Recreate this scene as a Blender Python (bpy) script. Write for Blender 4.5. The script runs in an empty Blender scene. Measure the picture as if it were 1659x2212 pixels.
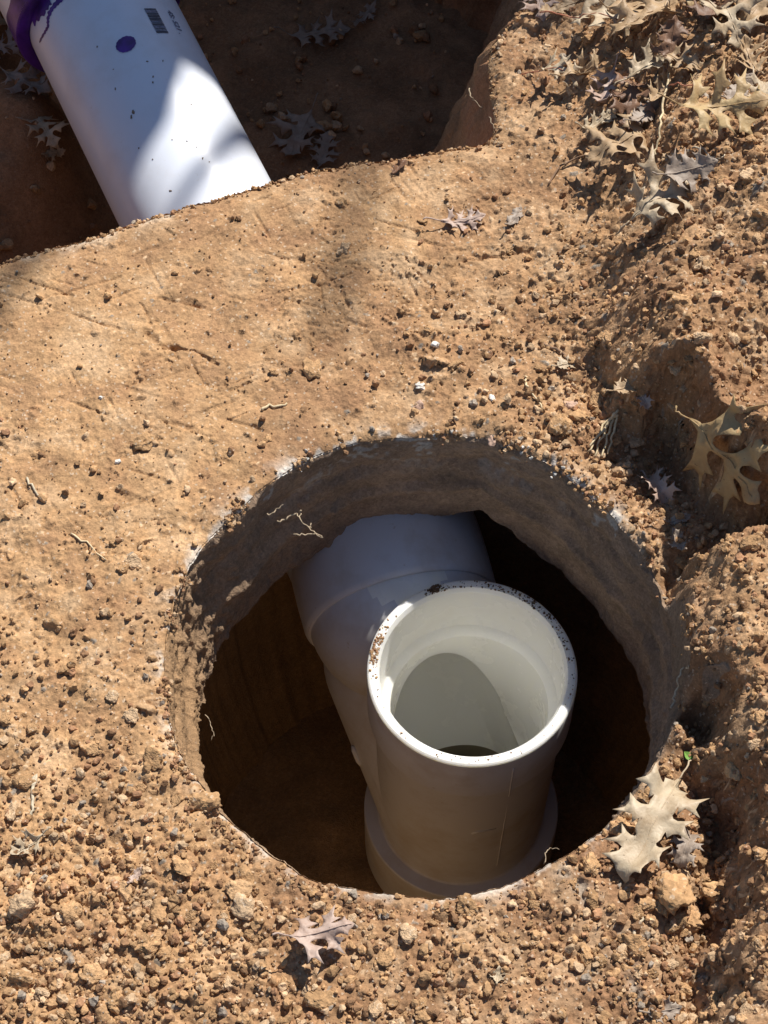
import bpy, bmesh, math, random
import numpy as np
from mathutils import Vector, Matrix, Quaternion
from mathutils.geometry import delaunay_2d_cdt

# ------------------------------------------------------------------ camera
SC = bpy.context.scene
COL = SC.collection
H = 0.964                      # camera height above the dug ground
TH = math.radians(32.6)        # tilt of the view away from straight down
F = 4200.0                     # focal length in units of a 1659 wide picture
W0, H0 = 1659.0, 2212.0
ST, CT = math.sin(TH), math.cos(TH)
cam_d = bpy.data.cameras.new('camera')
cam = bpy.data.objects.new('camera', cam_d)
COL.objects.link(cam)
cam.location = (0, 0, H)
cam.rotation_euler = (TH, 0, 0)
cam_d.sensor_fit = 'HORIZONTAL'
cam_d.angle_x = 2 * math.atan(W0 / 2 / F)
cam_d.clip_start = 0.02
cam_d.clip_end = 500
SC.camera = cam

# ------------------------------------------------------------------ light
SUN_EL, SUN_AZ = math.radians(53), math.atan2(0.50, 0.85)   # azimuth measured from +Y towards +X
sun_dir = Vector((math.cos(SUN_EL) * math.sin(SUN_AZ), math.cos(SUN_EL) * math.cos(SUN_AZ), math.sin(SUN_EL)))
sd_ = bpy.data.lights.new('sun', 'SUN')
sd_.energy = 5.0
sd_.angle = math.radians(0.53)
sd_.color = (1.0, 0.95, 0.87)
sun = bpy.data.objects.new('sun', sd_)
sun.rotation_euler = sun_dir.to_track_quat('Z', 'Y').to_euler()
sun.location = (2, 3, 5)
COL.objects.link(sun)
wd = bpy.data.worlds.new('World')
SC.world = wd
wd.use_nodes = True
nt = wd.node_tree
bg = nt.nodes['Background']
sky = nt.nodes.new('ShaderNodeTexSky')
sky.sky_type = 'NISHITA'
sky.sun_disc = False
sky.sun_elevation = SUN_EL
sky.sun_rotation = SUN_AZ
sky.ozone_density = 2.5
sky.dust_density = 0.4
nt.links.new(sky.outputs[0], bg.inputs[0])
bg.inputs[1].default_value = 0.066
SC.view_settings.view_transform = 'Standard'
SC.view_settings.look = 'None'
SC.view_settings.exposure = 0.36
SC.view_settings.gamma = 1.0
SC.view_settings.use_curve_mapping = False
SC.render.engine = 'CYCLES'
SC.cycles.max_bounces = 10
SC.cycles.diffuse_bounces = 6

RNG = np.random.default_rng(7)
random.seed(11)

# ------------------------------------------------------------------ helpers: places
def pg(x, y, z=0.0):
    """a spot seen in the photograph, on the level z, in metres"""
    u = (x - W0 / 2) / F
    v = (H0 / 2 - y) / F
    D = (H - z) / (CT - v * ST)
    return Vector((u * D, D * (ST + v * CT), z))

def proj(X, Y, Z=0.0):
    dn = H - Z
    D = Y * ST + dn * CT
    return W0 / 2 + F * X / D, H0 / 2 - F * (Y * CT - dn * ST) / D

def ray(x, y):
    u = (x - W0 / 2) / F
    v = (H0 / 2 - y) / F
    return Vector((u, ST + v * CT, -(CT - v * ST))).normalized()

def tag(o, label=None, cat=None, group=None, kind=None):
    if label: o['label'] = label
    if cat: o['category'] = cat
    if group: o['group'] = group
    if kind: o['kind'] = kind
    return o

def empty(name, loc, label=None, cat=None, group=None):
    o = bpy.data.objects.new(name, None)
    o.empty_display_size = 0.01
    COL.objects.link(o)
    o.location = loc
    return tag(o, label, cat, group)

def mesh_np(name, co, quads=None, tris=None, mat=None, smooth=True, parent=None, tint=None):
    me = bpy.data.meshes.new(name)
    co = np.asarray(co, dtype=np.float32)
    me.vertices.add(len(co))
    me.vertices.foreach_set('co', co.ravel())
    nq = 0 if quads is None else len(quads)
    ntr = 0 if tris is None else len(tris)
    loops = []
    if nq: loops.append(np.asarray(quads, np.int32).ravel())
    if ntr: loops.append(np.asarray(tris, np.int32).ravel())
    loops = np.concatenate(loops)
    me.loops.add(len(loops))
    me.loops.foreach_set('vertex_index', loops)
    me.polygons.add(nq + ntr)
    starts = np.concatenate([np.arange(nq) * 4, nq * 4 + np.arange(ntr) * 3]).astype(np.int32)
    me.polygons.foreach_set('loop_start', starts)
    me.polygons.foreach_set('use_smooth', np.full(nq + ntr, smooth))
    me.update(calc_edges=True)
    if tint is not None:
        a = me.attributes.new('tint', 'FLOAT_COLOR', 'POINT')
        c = np.ones((len(co), 4), np.float32)
        c[:, :3] = tint
        a.data.foreach_set('color', c.ravel())
    me.validate()
    if mat: me.materials.append(mat)
    o = bpy.data.objects.new(name, me)
    COL.objects.link(o)
    if parent: o.parent = parent
    return o

# ------------------------------------------------------------------ helpers: noise
def hash2(i, j, s):
    i = i.astype(np.int64); j = j.astype(np.int64)
    h = (i * 374761393 + j * 668265263 + s * 1442695041) & 0xffffffff
    h = ((h ^ (h >> 13)) * 1274126177) & 0xffffffff
    h = ((h ^ (h >> 16)) * 2246822519) & 0xffffffff
    h = h ^ (h >> 15)
    return (h & 0xffffff).astype(np.float32) / 16777216.0

def vnoise(x, y, s):
    i = np.floor(x); j = np.floor(y)
    fx = x - i; fy = y - j
    fx = fx * fx * (3 - 2 * fx); fy = fy * fy * (3 - 2 * fy)
    a = hash2(i, j, s); b = hash2(i + 1, j, s); c = hash2(i, j + 1, s); d = hash2(i + 1, j + 1, s)
    return (a + (b - a) * fx) * (1 - fy) + (c + (d - c) * fx) * fy

def fbm(x, y, s, o=4, g=0.5):
    t = 0; a = 1; n = 0
    for k in range(o):
        t = t + a * (vnoise(x, y, s + k * 17) - 0.5); n += a
        x = x * 2.03 + 3.1; y = y * 2.03 + 1.7; a *= g
    return t / n * 2

def sstep(e0, e1, x):
    t = np.clip((x - e0) / (e1 - e0), 0, 1)
    return t * t * (3 - 2 * t)

def grains(X, Y, c, rmin, rmax, pres, seed, squash=0.75, sink=0.3, warp=0.55):
    wx = X + c * warp * (vnoise(X / c * 1.7, Y / c * 1.7, seed + 5) - 0.5)
    wy = Y + c * warp * (vnoise(X / c * 1.7, Y / c * 1.7, seed + 6) - 0.5)
    i0 = np.floor(wx / c); j0 = np.floor(wy / c)
    best = np.zeros_like(X); gid = np.full_like(X, -1)
    for di in (-1, 0, 1):
        for dj in (-1, 0, 1):
            i = i0 + di; j = j0 + dj
            p = hash2(i, j, seed)
            cx = (i + hash2(i, j, seed + 1)) * c
            cy = (j + hash2(i, j, seed + 2)) * c
            q = hash2(i, j, seed + 3)
            r = rmin + (rmax - rmin) * q * q
            an = hash2(i, j, seed + 4) * 6.283
            dx = wx - cx; dy = wy - cy
            ca = np.cos(an); sa = np.sin(an)
            ax = np.abs(dx * ca + dy * sa) * 0.88; ay = np.abs(-dx * sa + dy * ca) * 1.2
            d = 0.45 * np.sqrt(ax * ax + ay * ay) + 0.55 * np.maximum(ax, ay)
            h = np.sqrt(np.maximum(r * r - d * d, 0)) - sink * r
            h = np.where(p < pres, np.maximum(h, 0) * squash, 0)
            up = h > best
            best = np.where(up, h, best)
            gid = np.where(up, hash2(i, j, seed + 9), gid)
    return best, gid

# ------------------------------------------------------------------ helpers: materials
def newmat(name):
    m = bpy.data.materials.new(name)
    m.use_nodes = True
    return m, m.node_tree.nodes, m.node_tree.links, m.node_tree.nodes['Principled BSDF']

def N(nodes, t, **kw):
    n = nodes.new(t)
    for k, v in kw.items():
        if k in n.inputs: n.inputs[k].default_value = v
        else: setattr(n, k, v)
    return n

def soil_mat(name, use_tint=True, bump=0.5, ramp=None, specks=0.45, unit=1.0):
    m, n, l, b = newmat(name)
    tc = n.new('ShaderNodeTexCoord')
    if use_tint:
        at = n.new('ShaderNodeAttribute'); at.attribute_name = 'tint'
        src = at.outputs['Color']
    else:
        oi = n.new('ShaderNodeObjectInfo')
        cr = n.new('ShaderNodeValToRGB')
        els = cr.color_ramp.elements
        for k, (p, c) in enumerate(ramp):
            e = els[k] if k < 2 else els.new(p)
            e.position = p; e.color = (*c, 1)
        l.new(oi.outputs['Random'], cr.inputs[0])
        src = cr.outputs[0]
    n1 = N(n, 'ShaderNodeTexNoise', Scale=260.0, Detail=8.0, Roughness=0.7)
    n2 = N(n, 'ShaderNodeTexNoise', Scale=38.0, Detail=5.0, Roughness=0.6)
    vo = N(n, 'ShaderNodeTexVoronoi', Scale=850.0)
    vs_ = N(n, 'ShaderNodeVectorMath', operation='SCALE'); vs_.inputs['Scale'].default_value = unit; l.new(tc.outputs['Object'], vs_.inputs[0])
    for t in (n1, n2, vo): l.new(vs_.outputs[0], t.inputs['Vector'])
    mr = N(n, 'ShaderNodeMapRange'); l.new(n1.outputs[0], mr.inputs[0])
    mr.inputs[1].default_value = 0.3; mr.inputs[2].default_value = 0.7
    mr.inputs[3].default_value = 0.76; mr.inputs[4].default_value = 1.22
    mr2 = N(n, 'ShaderNodeMapRange'); l.new(n2.outputs[0], mr2.inputs[0])
    mr2.inputs[1].default_value = 0.3; mr2.inputs[2].default_value = 0.7
    mr2.inputs[3].default_value = 0.82; mr2.inputs[4].default_value = 1.16
    sv = n.new('ShaderNodeSeparateColor'); l.new(vo.outputs['Color'], sv.inputs[0])
    mr3 = N(n, 'ShaderNodeMapRange'); l.new(sv.outputs[0], mr3.inputs[0])
    mr3.inputs[3].default_value = 0.84; mr3.inputs[4].default_value = 1.16
    m1 = N(n, 'ShaderNodeMath', operation='MULTIPLY'); l.new(mr.outputs[0], m1.inputs[0]); l.new(mr2.outputs[0], m1.inputs[1])
    m2 = N(n, 'ShaderNodeMath', operation='MULTIPLY'); l.new(m1.outputs[0], m2.inputs[0]); l.new(mr3.outputs[0], m2.inputs[1])
    vm = N(n, 'ShaderNodeVectorMath', operation='SCALE'); l.new(src, vm.inputs[0]); l.new(m2.outputs[0], vm.inputs['Scale'])
    # pale quartz specks
    gt = N(n, 'ShaderNodeMath', operation='GREATER_THAN'); gt.inputs[1].default_value = 0.975
    l.new(sv.outputs[1], gt.inputs[0])
    mx = N(n, 'ShaderNodeMix', data_type='RGBA'); mx.inputs[7].default_value = (0.62, 0.52, 0.40, 1)
    mf = N(n, 'ShaderNodeMath', operation='MULTIPLY'); mf.inputs[1].default_value = specks
    l.new(gt.outputs[0], mf.inputs[0]); l.new(mf.outputs[0], mx.inputs[0]); l.new(vm.outputs[0], mx.inputs[6])
    l.new(mx.outputs[2], b.inputs['Base Color'])
    b.inputs['Roughness'].default_value = 0.92
    b.inputs['Specular IOR Level'].default_value = 0.25
    bp = N(n, 'ShaderNodeBump', Strength=bump, Distance=0.0009)
    ad = N(n, 'ShaderNodeMath', operation='ADD'); l.new(n1.outputs[0], ad.inputs[0])
    mv = N(n, 'ShaderNodeMath', operation='MULTIPLY'); mv.inputs[1].default_value = 0.5
    l.new(vo.outputs['Distance'], mv.inputs[0]); l.new(mv.outputs[0], ad.inputs[1])
    l.new(ad.outputs[0], bp.inputs['Height']); l.new(bp.outputs[0], b.inputs['Normal'])
    return m

OCH = np.array((0.435, 0.262, 0.131)); BRN = np.array((0.270, 0.152, 0.080)); PAL = np.array((0.53, 0.365, 0.22))
RED = np.array((0.36, 0.195, 0.105)); DRK = np.array((0.17, 0.100, 0.055)); GRY = np.array((0.34, 0.28, 0.22))
CHALK = np.array((0.62, 0.58, 0.52))
M_SOIL = soil_mat('clay_soil')
M_WALL = soil_mat('damp_clay', bump=0.8, specks=0.12)
M_CLOD = soil_mat('clod_soil', False, 1.0, [(0.0, tuple(OCH * 0.85)), (1.0, tuple(PAL * 1.15)), (0.3, tuple(OCH * 1.1)), (0.6, tuple(OCH * 1.25)), (0.8, tuple(PAL * 1.05))], unit=0.006)

def pvc_mat(name, col=(0.80, 0.80, 0.78), dirt=0.5, rough=0.32):
    m, n, l, b = newmat(name)
    tc = n.new('ShaderNodeTexCoord')
    a = N(n, 'ShaderNodeTexNoise', Scale=22.0, Detail=8.0, Roughness=0.65)
    c = N(n, 'ShaderNodeTexNoise', Scale=240.0, Detail=4.0, Roughness=0.6)
    for t in (a, c): l.new(tc.outputs['Object'], t.inputs['Vector'])
    r1 = N(n, 'ShaderNodeMapRange'); l.new(a.outputs[0], r1.inputs[0])
    r1.inputs[1].default_value = 0.48; r1.inputs[2].default_value = 0.75; r1.inputs[4].default_value = dirt
    r2 = N(n, 'ShaderNodeMapRange'); l.new(c.outputs[0], r2.inputs[0])
    r2.inputs[1].default_value = 0.66; r2.inputs[2].default_value = 0.74; r2.inputs[4].default_value = dirt * 0.9
    s = N(n, 'ShaderNodeMath', operation='MAXIMUM'); l.new(r1.outputs[0], s.inputs[0]); l.new(r2.outputs[0], s.inputs[1])
    mx = N(n, 'ShaderNodeMix', data_type='RGBA')
    mx.inputs[6].default_value = (*col, 1); mx.inputs[7].default_value = (0.42, 0.34, 0.25, 1)
    l.new(s.outputs[0], mx.inputs[0]); l.new(mx.outputs[2], b.inputs['Base Color'])
    rr = N(n, 'ShaderNodeMapRange'); l.new(s.outputs[0], rr.inputs[0])
    rr.inputs[3].default_value = rough; rr.inputs[4].default_value = 0.8
    l.new(rr.outputs[0], b.inputs['Roughness'])
    bp = N(n, 'ShaderNodeBump', Strength=0.08, Distance=0.0006)
    l.new(a.outputs[0], bp.inputs['Height']); l.new(bp.outputs[0], b.inputs['Normal'])
    return m
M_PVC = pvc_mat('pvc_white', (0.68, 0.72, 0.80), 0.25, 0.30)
def _sss(m):
    b = m.node_tree.nodes['Principled BSDF']; b.inputs['Subsurface Weight'].default_value = 0.6; b.inputs['Subsurface Radius'].default_value = (1.0, 0.95, 0.75); b.inputs['Subsurface Scale'].default_value = 0.016
M_FIT = pvc_mat('pvc_fitting', (0.87, 0.86, 0.80), 0.18, 0.26)  # brighter cream base also carries the glow inside the fitting

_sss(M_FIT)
M_FITO = pvc_mat('pvc_fitting_outside', (0.66, 0.66, 0.68), 0.6, 0.42)  # dusty outside; darker, cooler base has its shade put into the colour
M_FITD = pvc_mat('pvc_darkened', (0.30, 0.25, 0.17), 0.8, 0.4)  # darkness down the lower bore is put into this brown base
def flat_mat(name, col, rough=0.6, var=0.25, scale=120.0):
    m, n, l, b = newmat(name)
    tc = n.new('ShaderNodeTexCoord')
    a = N(n, 'ShaderNodeTexNoise', Scale=scale, Detail=6.0, Roughness=0.65)
    l.new(tc.outputs['Object'], a.inputs['Vector'])
    mx = N(n, 'ShaderNodeMix', data_type='RGBA')
    mx.inputs[6].default_value = (*[c * (1 - var) for c in col], 1); mx.inputs[7].default_value = (*[min(1, c * (1 + var)) for c in col], 1)
    r = N(n, 'ShaderNodeMapRange'); l.new(a.outputs[0], r.inputs[0]); r.inputs[1].default_value = 0.35; r.inputs[2].default_value = 0.65
    l.new(r.outputs[0], mx.inputs[0]); l.new(mx.outputs[2], b.inputs['Base Color'])
    b.inputs['Roughness'].default_value = rough
    bp = N(n, 'ShaderNodeBump', Strength=0.3, Distance=0.0005)
    l.new(a.outputs[0], bp.inputs['Height']); l.new(bp.outputs[0], b.inputs['Normal'])
    return m
M_PRIMER = flat_mat('purple_primer', (0.060, 0.012, 0.19), 0.35, 0.5, 60)
M_INK = flat_mat('black_ink', (0.05, 0.055, 0.08), 0.6, 0.5, 900)
M_INK2 = flat_mat('faded_ink', (0.16, 0.17, 0.24), 0.6, 0.6, 700)
M_STRAW = flat_mat('dry_straw', (0.62, 0.49, 0.30), 0.7, 0.3, 300)
M_ROOT = flat_mat('pale_root', (0.50, 0.42, 0.30), 0.8, 0.35, 400)
M_DROOT = flat_mat('dull_root', (0.36, 0.28, 0.19), 0.85, 0.4, 500)
M_TWIG = flat_mat('brown_twig', (0.22, 0.13, 0.075), 0.8, 0.4, 300)
M_BARK = flat_mat('oak_bark', (0.13, 0.10, 0.075), 0.9, 0.5, 14)
M_GREEN = flat_mat('green_shoot', (0.18, 0.34, 0.07), 0.5, 0.2, 300)

def leaf_mat(name, col, col2):
    m, n, l, b = newmat(name)
    tc = n.new('ShaderNodeTexCoord')
    a = N(n, 'ShaderNodeTexNoise', Scale=70.0, Detail=7.0, Roughness=0.7)
    c = N(n, 'ShaderNodeTexNoise', Scale=420.0, Detail=3.0)
    v = N(n, 'ShaderNodeTexVoronoi', Scale=420.0, feature='DISTANCE_TO_EDGE')
    for t in (a, c, v): l.new(tc.outputs['Object'], t.inputs['Vector'])
    mx = N(n, 'ShaderNodeMix', data_type='RGBA')
    mx.inputs[6].default_value = (*col, 1); mx.inputs[7].default_value = (*col2, 1)
    r = N(n, 'ShaderNodeMapRange'); l.new(a.outputs[0], r.inputs[0]); r.inputs[1].default_value = 0.4; r.inputs[2].default_value = 0.68
    l.new(r.outputs[0], mx.inputs[0])
    sp = N(n, 'ShaderNodeMath', operation='GREATER_THAN'); sp.inputs[1].default_value = 0.70; l.new(c.outputs[0], sp.inputs[0])
    mx2 = N(n, 'ShaderNodeMix', data_type='RGBA'); mx2.inputs[7].default_value = (0.12, 0.07, 0.04, 1)
    sm = N(n, 'ShaderNodeMath', operation='MULTIPLY'); sm.inputs[1].default_value = 0.6; l.new(sp.outputs[0], sm.inputs[0])
    l.new(sm.outputs[0], mx2.inputs[0]); l.new(mx.outputs[2], mx2.inputs[6])
    l.new(mx2.outputs[2], b.inputs['Base Color'])
    b.inputs['Roughness'].default_value = 0.55
    tr = n.new('ShaderNodeBsdfTranslucent'); l.new(mx2.outputs[2], tr.inputs[0])
    ms = n.new('ShaderNodeMixShader'); ms.inputs[0].default_value = 0.18
    out = n['Material Output']
    l.new(b.outputs[0], ms.inputs[1]); l.new(tr.outputs[0], ms.inputs[2]); l.new(ms.outputs[0], out.inputs[0])
    bp = N(n, 'ShaderNodeBump', Strength=0.35, Distance=0.0006)
    l.new(v.outputs['Distance'], bp.inputs['Height']); l.new(bp.outputs[0], b.inputs['Normal'])
    return m
LM = {
    'cream': leaf_mat('leaf_cream', (0.61, 0.50, 0.35), (0.42, 0.30, 0.18)),
    'tan': leaf_mat('leaf_tan', (0.52, 0.37, 0.22), (0.36, 0.23, 0.12)),
    'yellow': leaf_mat('leaf_yellow', (0.55, 0.40, 0.20), (0.42, 0.27, 0.13)),
    'brown': leaf_mat('leaf_brown', (0.26, 0.14, 0.08), (0.15, 0.08, 0.05)),
    'grey': leaf_mat('leaf_grey', (0.42, 0.34, 0.27), (0.28, 0.21, 0.16)),
    'pink': leaf_mat('leaf_pink', (0.56, 0.43, 0.36), (0.42, 0.28, 0.21)),
}

# ------------------------------------------------------------------ pit outlines (star shaped about a centre)
class Pit:
    def __init__(self, pts, centre, rough, seed, n=5760):
        self.c = np.array(centre)
        P = np.array([(p[0], p[1]) for p in pts])
        # densify
        Q = []
        for a, b in zip(P, np.roll(P, -1, 0)):
            k = max(2, int(np.linalg.norm(b - a) / 0.0008))
            Q.append(a + (b - a) * np.linspace(0, 1, k, endpoint=False)[:, None])
        Q = np.concatenate(Q) - self.c
        th = np.arctan2(Q[:, 1], Q[:, 0]); r = np.hypot(Q[:, 0], Q[:, 1])
        o = np.argsort(th); th = th[o]; r = r[o]
        self.th = np.linspace(-math.pi, math.pi, n, endpoint=False)
        R = np.interp(self.th, np.concatenate([th - 2 * math.pi, th, th + 2 * math.pi]), np.tile(r, 3))
        k = np.hanning(61); k /= k.sum()
        R = np.convolve(np.concatenate([R[-60:], R, R[:60]]), k, 'same')[60:-60]
        cx = np.cos(self.th) * R; cy = np.sin(self.th) * R
        R = R + rough * (fbm(cx / 0.03 + 50, cy / 0.03 + 50, seed, 5, 0.6))
        self.R = R
    def rad(self, th):
        return np.interp(th, np.concatenate([self.th, [math.pi]]), np.concatenate([self.R, [self.R[0]]]))
    def f(self, X, Y):
        dx = X - self.c[0]; dy = Y - self.c[1]
        return np.hypot(dx, dy) - self.rad(np.arctan2(dy, dx))

hole_px = [(880, 937), (800, 944), (740, 958), (690, 980), (641, 1002), (600, 1030), (560, 1060), (523, 1092), (472, 1142), (435, 1182),
           (403, 1227), (380, 1298), (362, 1383), (353, 1467), (362, 1550), (385, 1610), (420, 1668), (474, 1741), (549, 1816), (600, 1852),
           (650, 1883), (710, 1903), (765, 1917), (840, 1929), (921, 1936), (980, 1933), (1023, 1926), (1077, 1914), (1130, 1891), (1178, 1863),
           (1235, 1838), (1287, 1806), (1345, 1750), (1385, 1695), (1425, 1640), (1458, 1570), (1478, 1480), (1475, 1400), (1458, 1320),
           (1432, 1242), (1391, 1177), (1327, 1104), (1254, 1043), (1195, 1000), (1130, 968), (1060, 948), (980, 938)]
HOLE = Pit([pg(x, y) for x, y in hole_px], pg(920, 1440)[:2], 0.0034, 3)
near = [(-260, 660), (-120, 600), (0, 556), (60, 535), (120, 518), (200, 500), (240, 482), (300, 458), (400, 428), (480, 404), (580, 378), (660, 352), (760, 331),
        (850, 322), (925, 310), (945, 317), (965, 305), (1010, 299), (1045, 293), (1062, 280)]
right_ = [(1070, 250), (1066, 200), (1062, 160), (1053, 112), (1060, 78), (1090, 50), (1130, 10), (1180, -80), (1240, -180)]
tp = [pg(x, y) for x, y in near + right_] + [Vector((0.16, 1.38, 0)), Vector((0.0, 1.47, 0)), Vector((-0.35, 1.50, 0)), Vector((-0.62, 1.42, 0)), Vector((-0.68, 1.1, 0)), Vector((-0.62, 0.88, 0)), Vector((-0.5, 0.76, 0))]
TRENCH = Pit(tp, (-0.16, 1.12), 0.0045, 9)

# ------------------------------------------------------------------ ground height
LX = [0, 237, 474, 711, 948, 1185, 1422, 1659]
LY = [0, 250, 500, 750, 1000, 1250, 1500, 1750, 2000, 2212]
LT = 0.86 * np.array([[.5, .5, .5, .5, .5, .7, .9, 1], [.3, .3, .3, .3, .3, .55, .9, 1], [.05, .05, .08, .1, .2, .5, .9, .9],
               [.12, .10, .12, .22, .5, .85, .8, .7], [.28, .30, .42, .35, .4, .85, .9, .8], [.4, .42, .4, .4, .4, .85, .9, .7],
               [.5, .5, .45, .4, .4, .5, .7, .9], [.8, .9, .6, .5, .4, .5, .85, .9], [.9, 1, .85, .75, .65, .8, .9, .9], [1, 1, .9, .75, .75, .8, 1, 1]])
BT = np.array([[.4, .4, .4, .4, .4, .5, .5, .5], [.3, .3, .3, .3, .3, .5, .5, .5], [.3, .3, .4, .4, .3, .4, .5, .5],
               [.1, .1, .2, .45, .4, .4, .5, .6], [.0, .0, .1, .3, .3, .4, .6, .6], [.0, .0, .1, .3, .4, .5, .7, .5],
               [.0, .1, .2, .4, .5, .6, .7, .5], [.0, .1, .2, .4, .6, .7, .8, .6], [.1, .1, .3, .5, .7, .9, .9, .8], [.1, .2, .4, .6, .9, .9, 1, .8]])

def table(T, px, py):
    fx = np.interp(px, LX, np.arange(len(LX))); fy = np.interp(py, LY, np.arange(len(LY)))
    i = np.clip(fx.astype(int), 0, len(LX) - 2); j = np.clip(fy.astype(int), 0, len(LY) - 2)
    a = fx - i; b = fy - j
    return (T[j, i] * (1 - a) + T[j, i + 1] * a) * (1 - b) + (T[j + 1, i] * (1 - a) + T[j + 1, i + 1] * a) * b

def seg_dist(X, Y, pts):
    best = np.full_like(X, 1e9)
    for a, b in zip(pts[:-1], pts[1:]):
        dx, dy = b[0] - a[0], b[1] - a[1]
        t = np.clip(((X - a[0]) * dx + (Y - a[1]) * dy) / (dx * dx + dy * dy + 1e-12), 0, 1)
        best = np.minimum(best, np.hypot(X - a[0] - t * dx, Y - a[1] - t * dy))
    return best

def poly_sd(X, Y, pts):
    P = [(p[0], p[1]) for p in pts]
    d = seg_dist(X, Y, P + [P[0]])
    ins = np.zeros(X.shape, bool)
    for a, b in zip(P, P[1:] + P[:1]):
        c = (a[1] > Y) != (b[1] > Y)
        with np.errstate(divide='ignore', invalid='ignore'):
            xi = (b[0] - a[0]) * (Y - a[1]) / (b[1] - a[1] + 1e-15) + a[0]
        ins ^= c & (X < xi)
    return np.where(ins, -d, d)

ledge = [pg(x, y, z_) for x, y, z_ in [(1020, -300, 0), (1060, 100, 0), (1080, 400, 0), (1180, 610, .0), (1288, 690, .015), (1325, 768, .03), (1365, 790, .045), (1402, 772, .06), (1432, 725, .07), (1475, 690, .085), (1520, 690, .09), (1562, 740, .10), (1600, 790, .11), (1700, 835, .115), (2400, 1000, .10)]] + \
        [Vector((1.2, 0.75, 0)), Vector((1.2, 2.2, 0)), Vector((0.2, 2.2, 0))]
ledge2 = [pg(x, y, 0.09) for x, y in [(1455, 330), (1500, 372), (1585, 352), (1640, 420), (1720, 470), (2400, 560)]] + [Vector((1.2, 2.2, 0)), Vector((0.3, 2.2, 0))]
mound = [pg(x, y, 0.03) for x, y in [(1530, 1195), (1492, 1262), (1503, 1340), (1492, 1400), (1520, 1450), (1560, 1478), (1585, 1545), (1568, 1620), (1620, 1690), (1700, 1740), (2400, 1900), (2400, 1130), (1640, 1165)]]
mound2 = [pg(x, y, 0.03) for x, y in [(1660, 1760), (1618, 1830), (1612, 1950), (1570, 2040), (1600, 2120), (1588, 2230), (1600, 2500), (2400, 2900), (2400, 1850)]]
gully = [pg(x, y) for x, y in [(1478, 1235), (1492, 1350), (1480, 1460), (1512, 1560), (1540, 1660), (1572, 1760), (1575, 1900), (1545, 2040), (1550, 2200)]]
knob = pg(1475, 1590); hollow = pg(1590, 960)
grooves = [([(318, 722), (350, 745), (372, 750)], 5.0, 0.004), ([(372, 750), (420, 758), (470, 790)], 1.6, 0.0022), ([(305, 655), (325, 700)], 1.2, 0.0016),
           ([(905, 590), (945, 640)], 1.8, 0.002), ([(880, 600), (905, 650)], 1.2, 0.0015), ([(810, 470), (900, 500)], 1.3, 0.0018), ([(560, 540), (700, 570)], 1.4, 0.0015),
           ([(600, 630), (760, 590)], 1.2, 0.0014), ([(120, 640), (260, 600)], 1.6, 0.0015), ([(1000, 560), (1150, 545)], 1.6, 0.002), ([(700, 470), (840, 500)], 1.2, 0.0012),
           ([(330, 640), (430, 655)], 1.4, 0.0016), ([(690, 610), (700, 680)], 1.2, 0.0013), ([(720, 590), (745, 640)], 1.0, 0.0012), ([(150, 870), (230, 900)], 1.5, 0.0014)]

def macro(X, Y):
    px, py = proj(X, Y)
    rise = 0.012 * sstep(0.080, 0.165, X) + 0.085 * sstep(0.11, 0.42, X) + 0.03 * sstep(0.2, 0.9, X)
    z = rise * sstep(0.022, -0.004, poly_sd(X, Y, ledge) + 0.011 * fbm(X / 0.035, Y / 0.035, 21, 5, 0.6))
    z = z + 0.016 * sstep(0.022, -0.010, poly_sd(X, Y, ledge2) + 0.008 * fbm(X / 0.03, Y / 0.03, 22, 3))
    z = z + 0.055 * sstep(0.018, -0.006, poly_sd(X, Y, mound) + 0.010 * fbm(X / 0.03, Y / 0.03, 23, 5, 0.6))
    z = z + 0.050 * sstep(0.018, -0.006, poly_sd(X, Y, mound2) + 0.010 * fbm(X / 0.03, Y / 0.03, 24, 5, 0.6))
    sl = poly_sd(X, Y, ledge) + 0.011 * fbm(X / 0.035, Y / 0.035, 21, 5, 0.6)
    z = z + 0.066 * sstep(0.020, -0.003, sl) * np.exp(-np.maximum(-sl, 0) / 0.11) * sstep(0.0, 1.0, (X - 0.124) / (0.056 + 0.55 * np.maximum(Y - 0.74, 0))) * sstep(1.15, 1.0, Y)
    z = z - 0.034 * np.exp(-((X - hollow[0]) / 0.060) ** 2 - ((Y - hollow[1]) / 0.045) ** 2)
    z = z - 0.024 * np.exp(-(seg_dist(X, Y, gully) / 0.015) ** 2)
    z = z + 0.018 * np.exp(-((X - knob[0]) ** 2 + (Y - knob[1]) ** 2) / 0.010 ** 2)
    z = z * sstep(0.62, 0.34, X)
    # unseen heap of spoil, added behind the trench to shade the pipe
    z = z + 0.42 * np.exp(-(((X - 0.15) / 0.55) ** 2 + ((Y - 1.98) / 0.27) ** 2))
    # bridge crest sags a little towards the trench
    ft = TRENCH.f(X, Y)
    z = z - 0.006 * np.exp(-np.maximum(ft, 0) / 0.012)
    z = z + 0.004 * fbm(X / 0.11, Y / 0.11, 31, 3)
    return z

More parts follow.
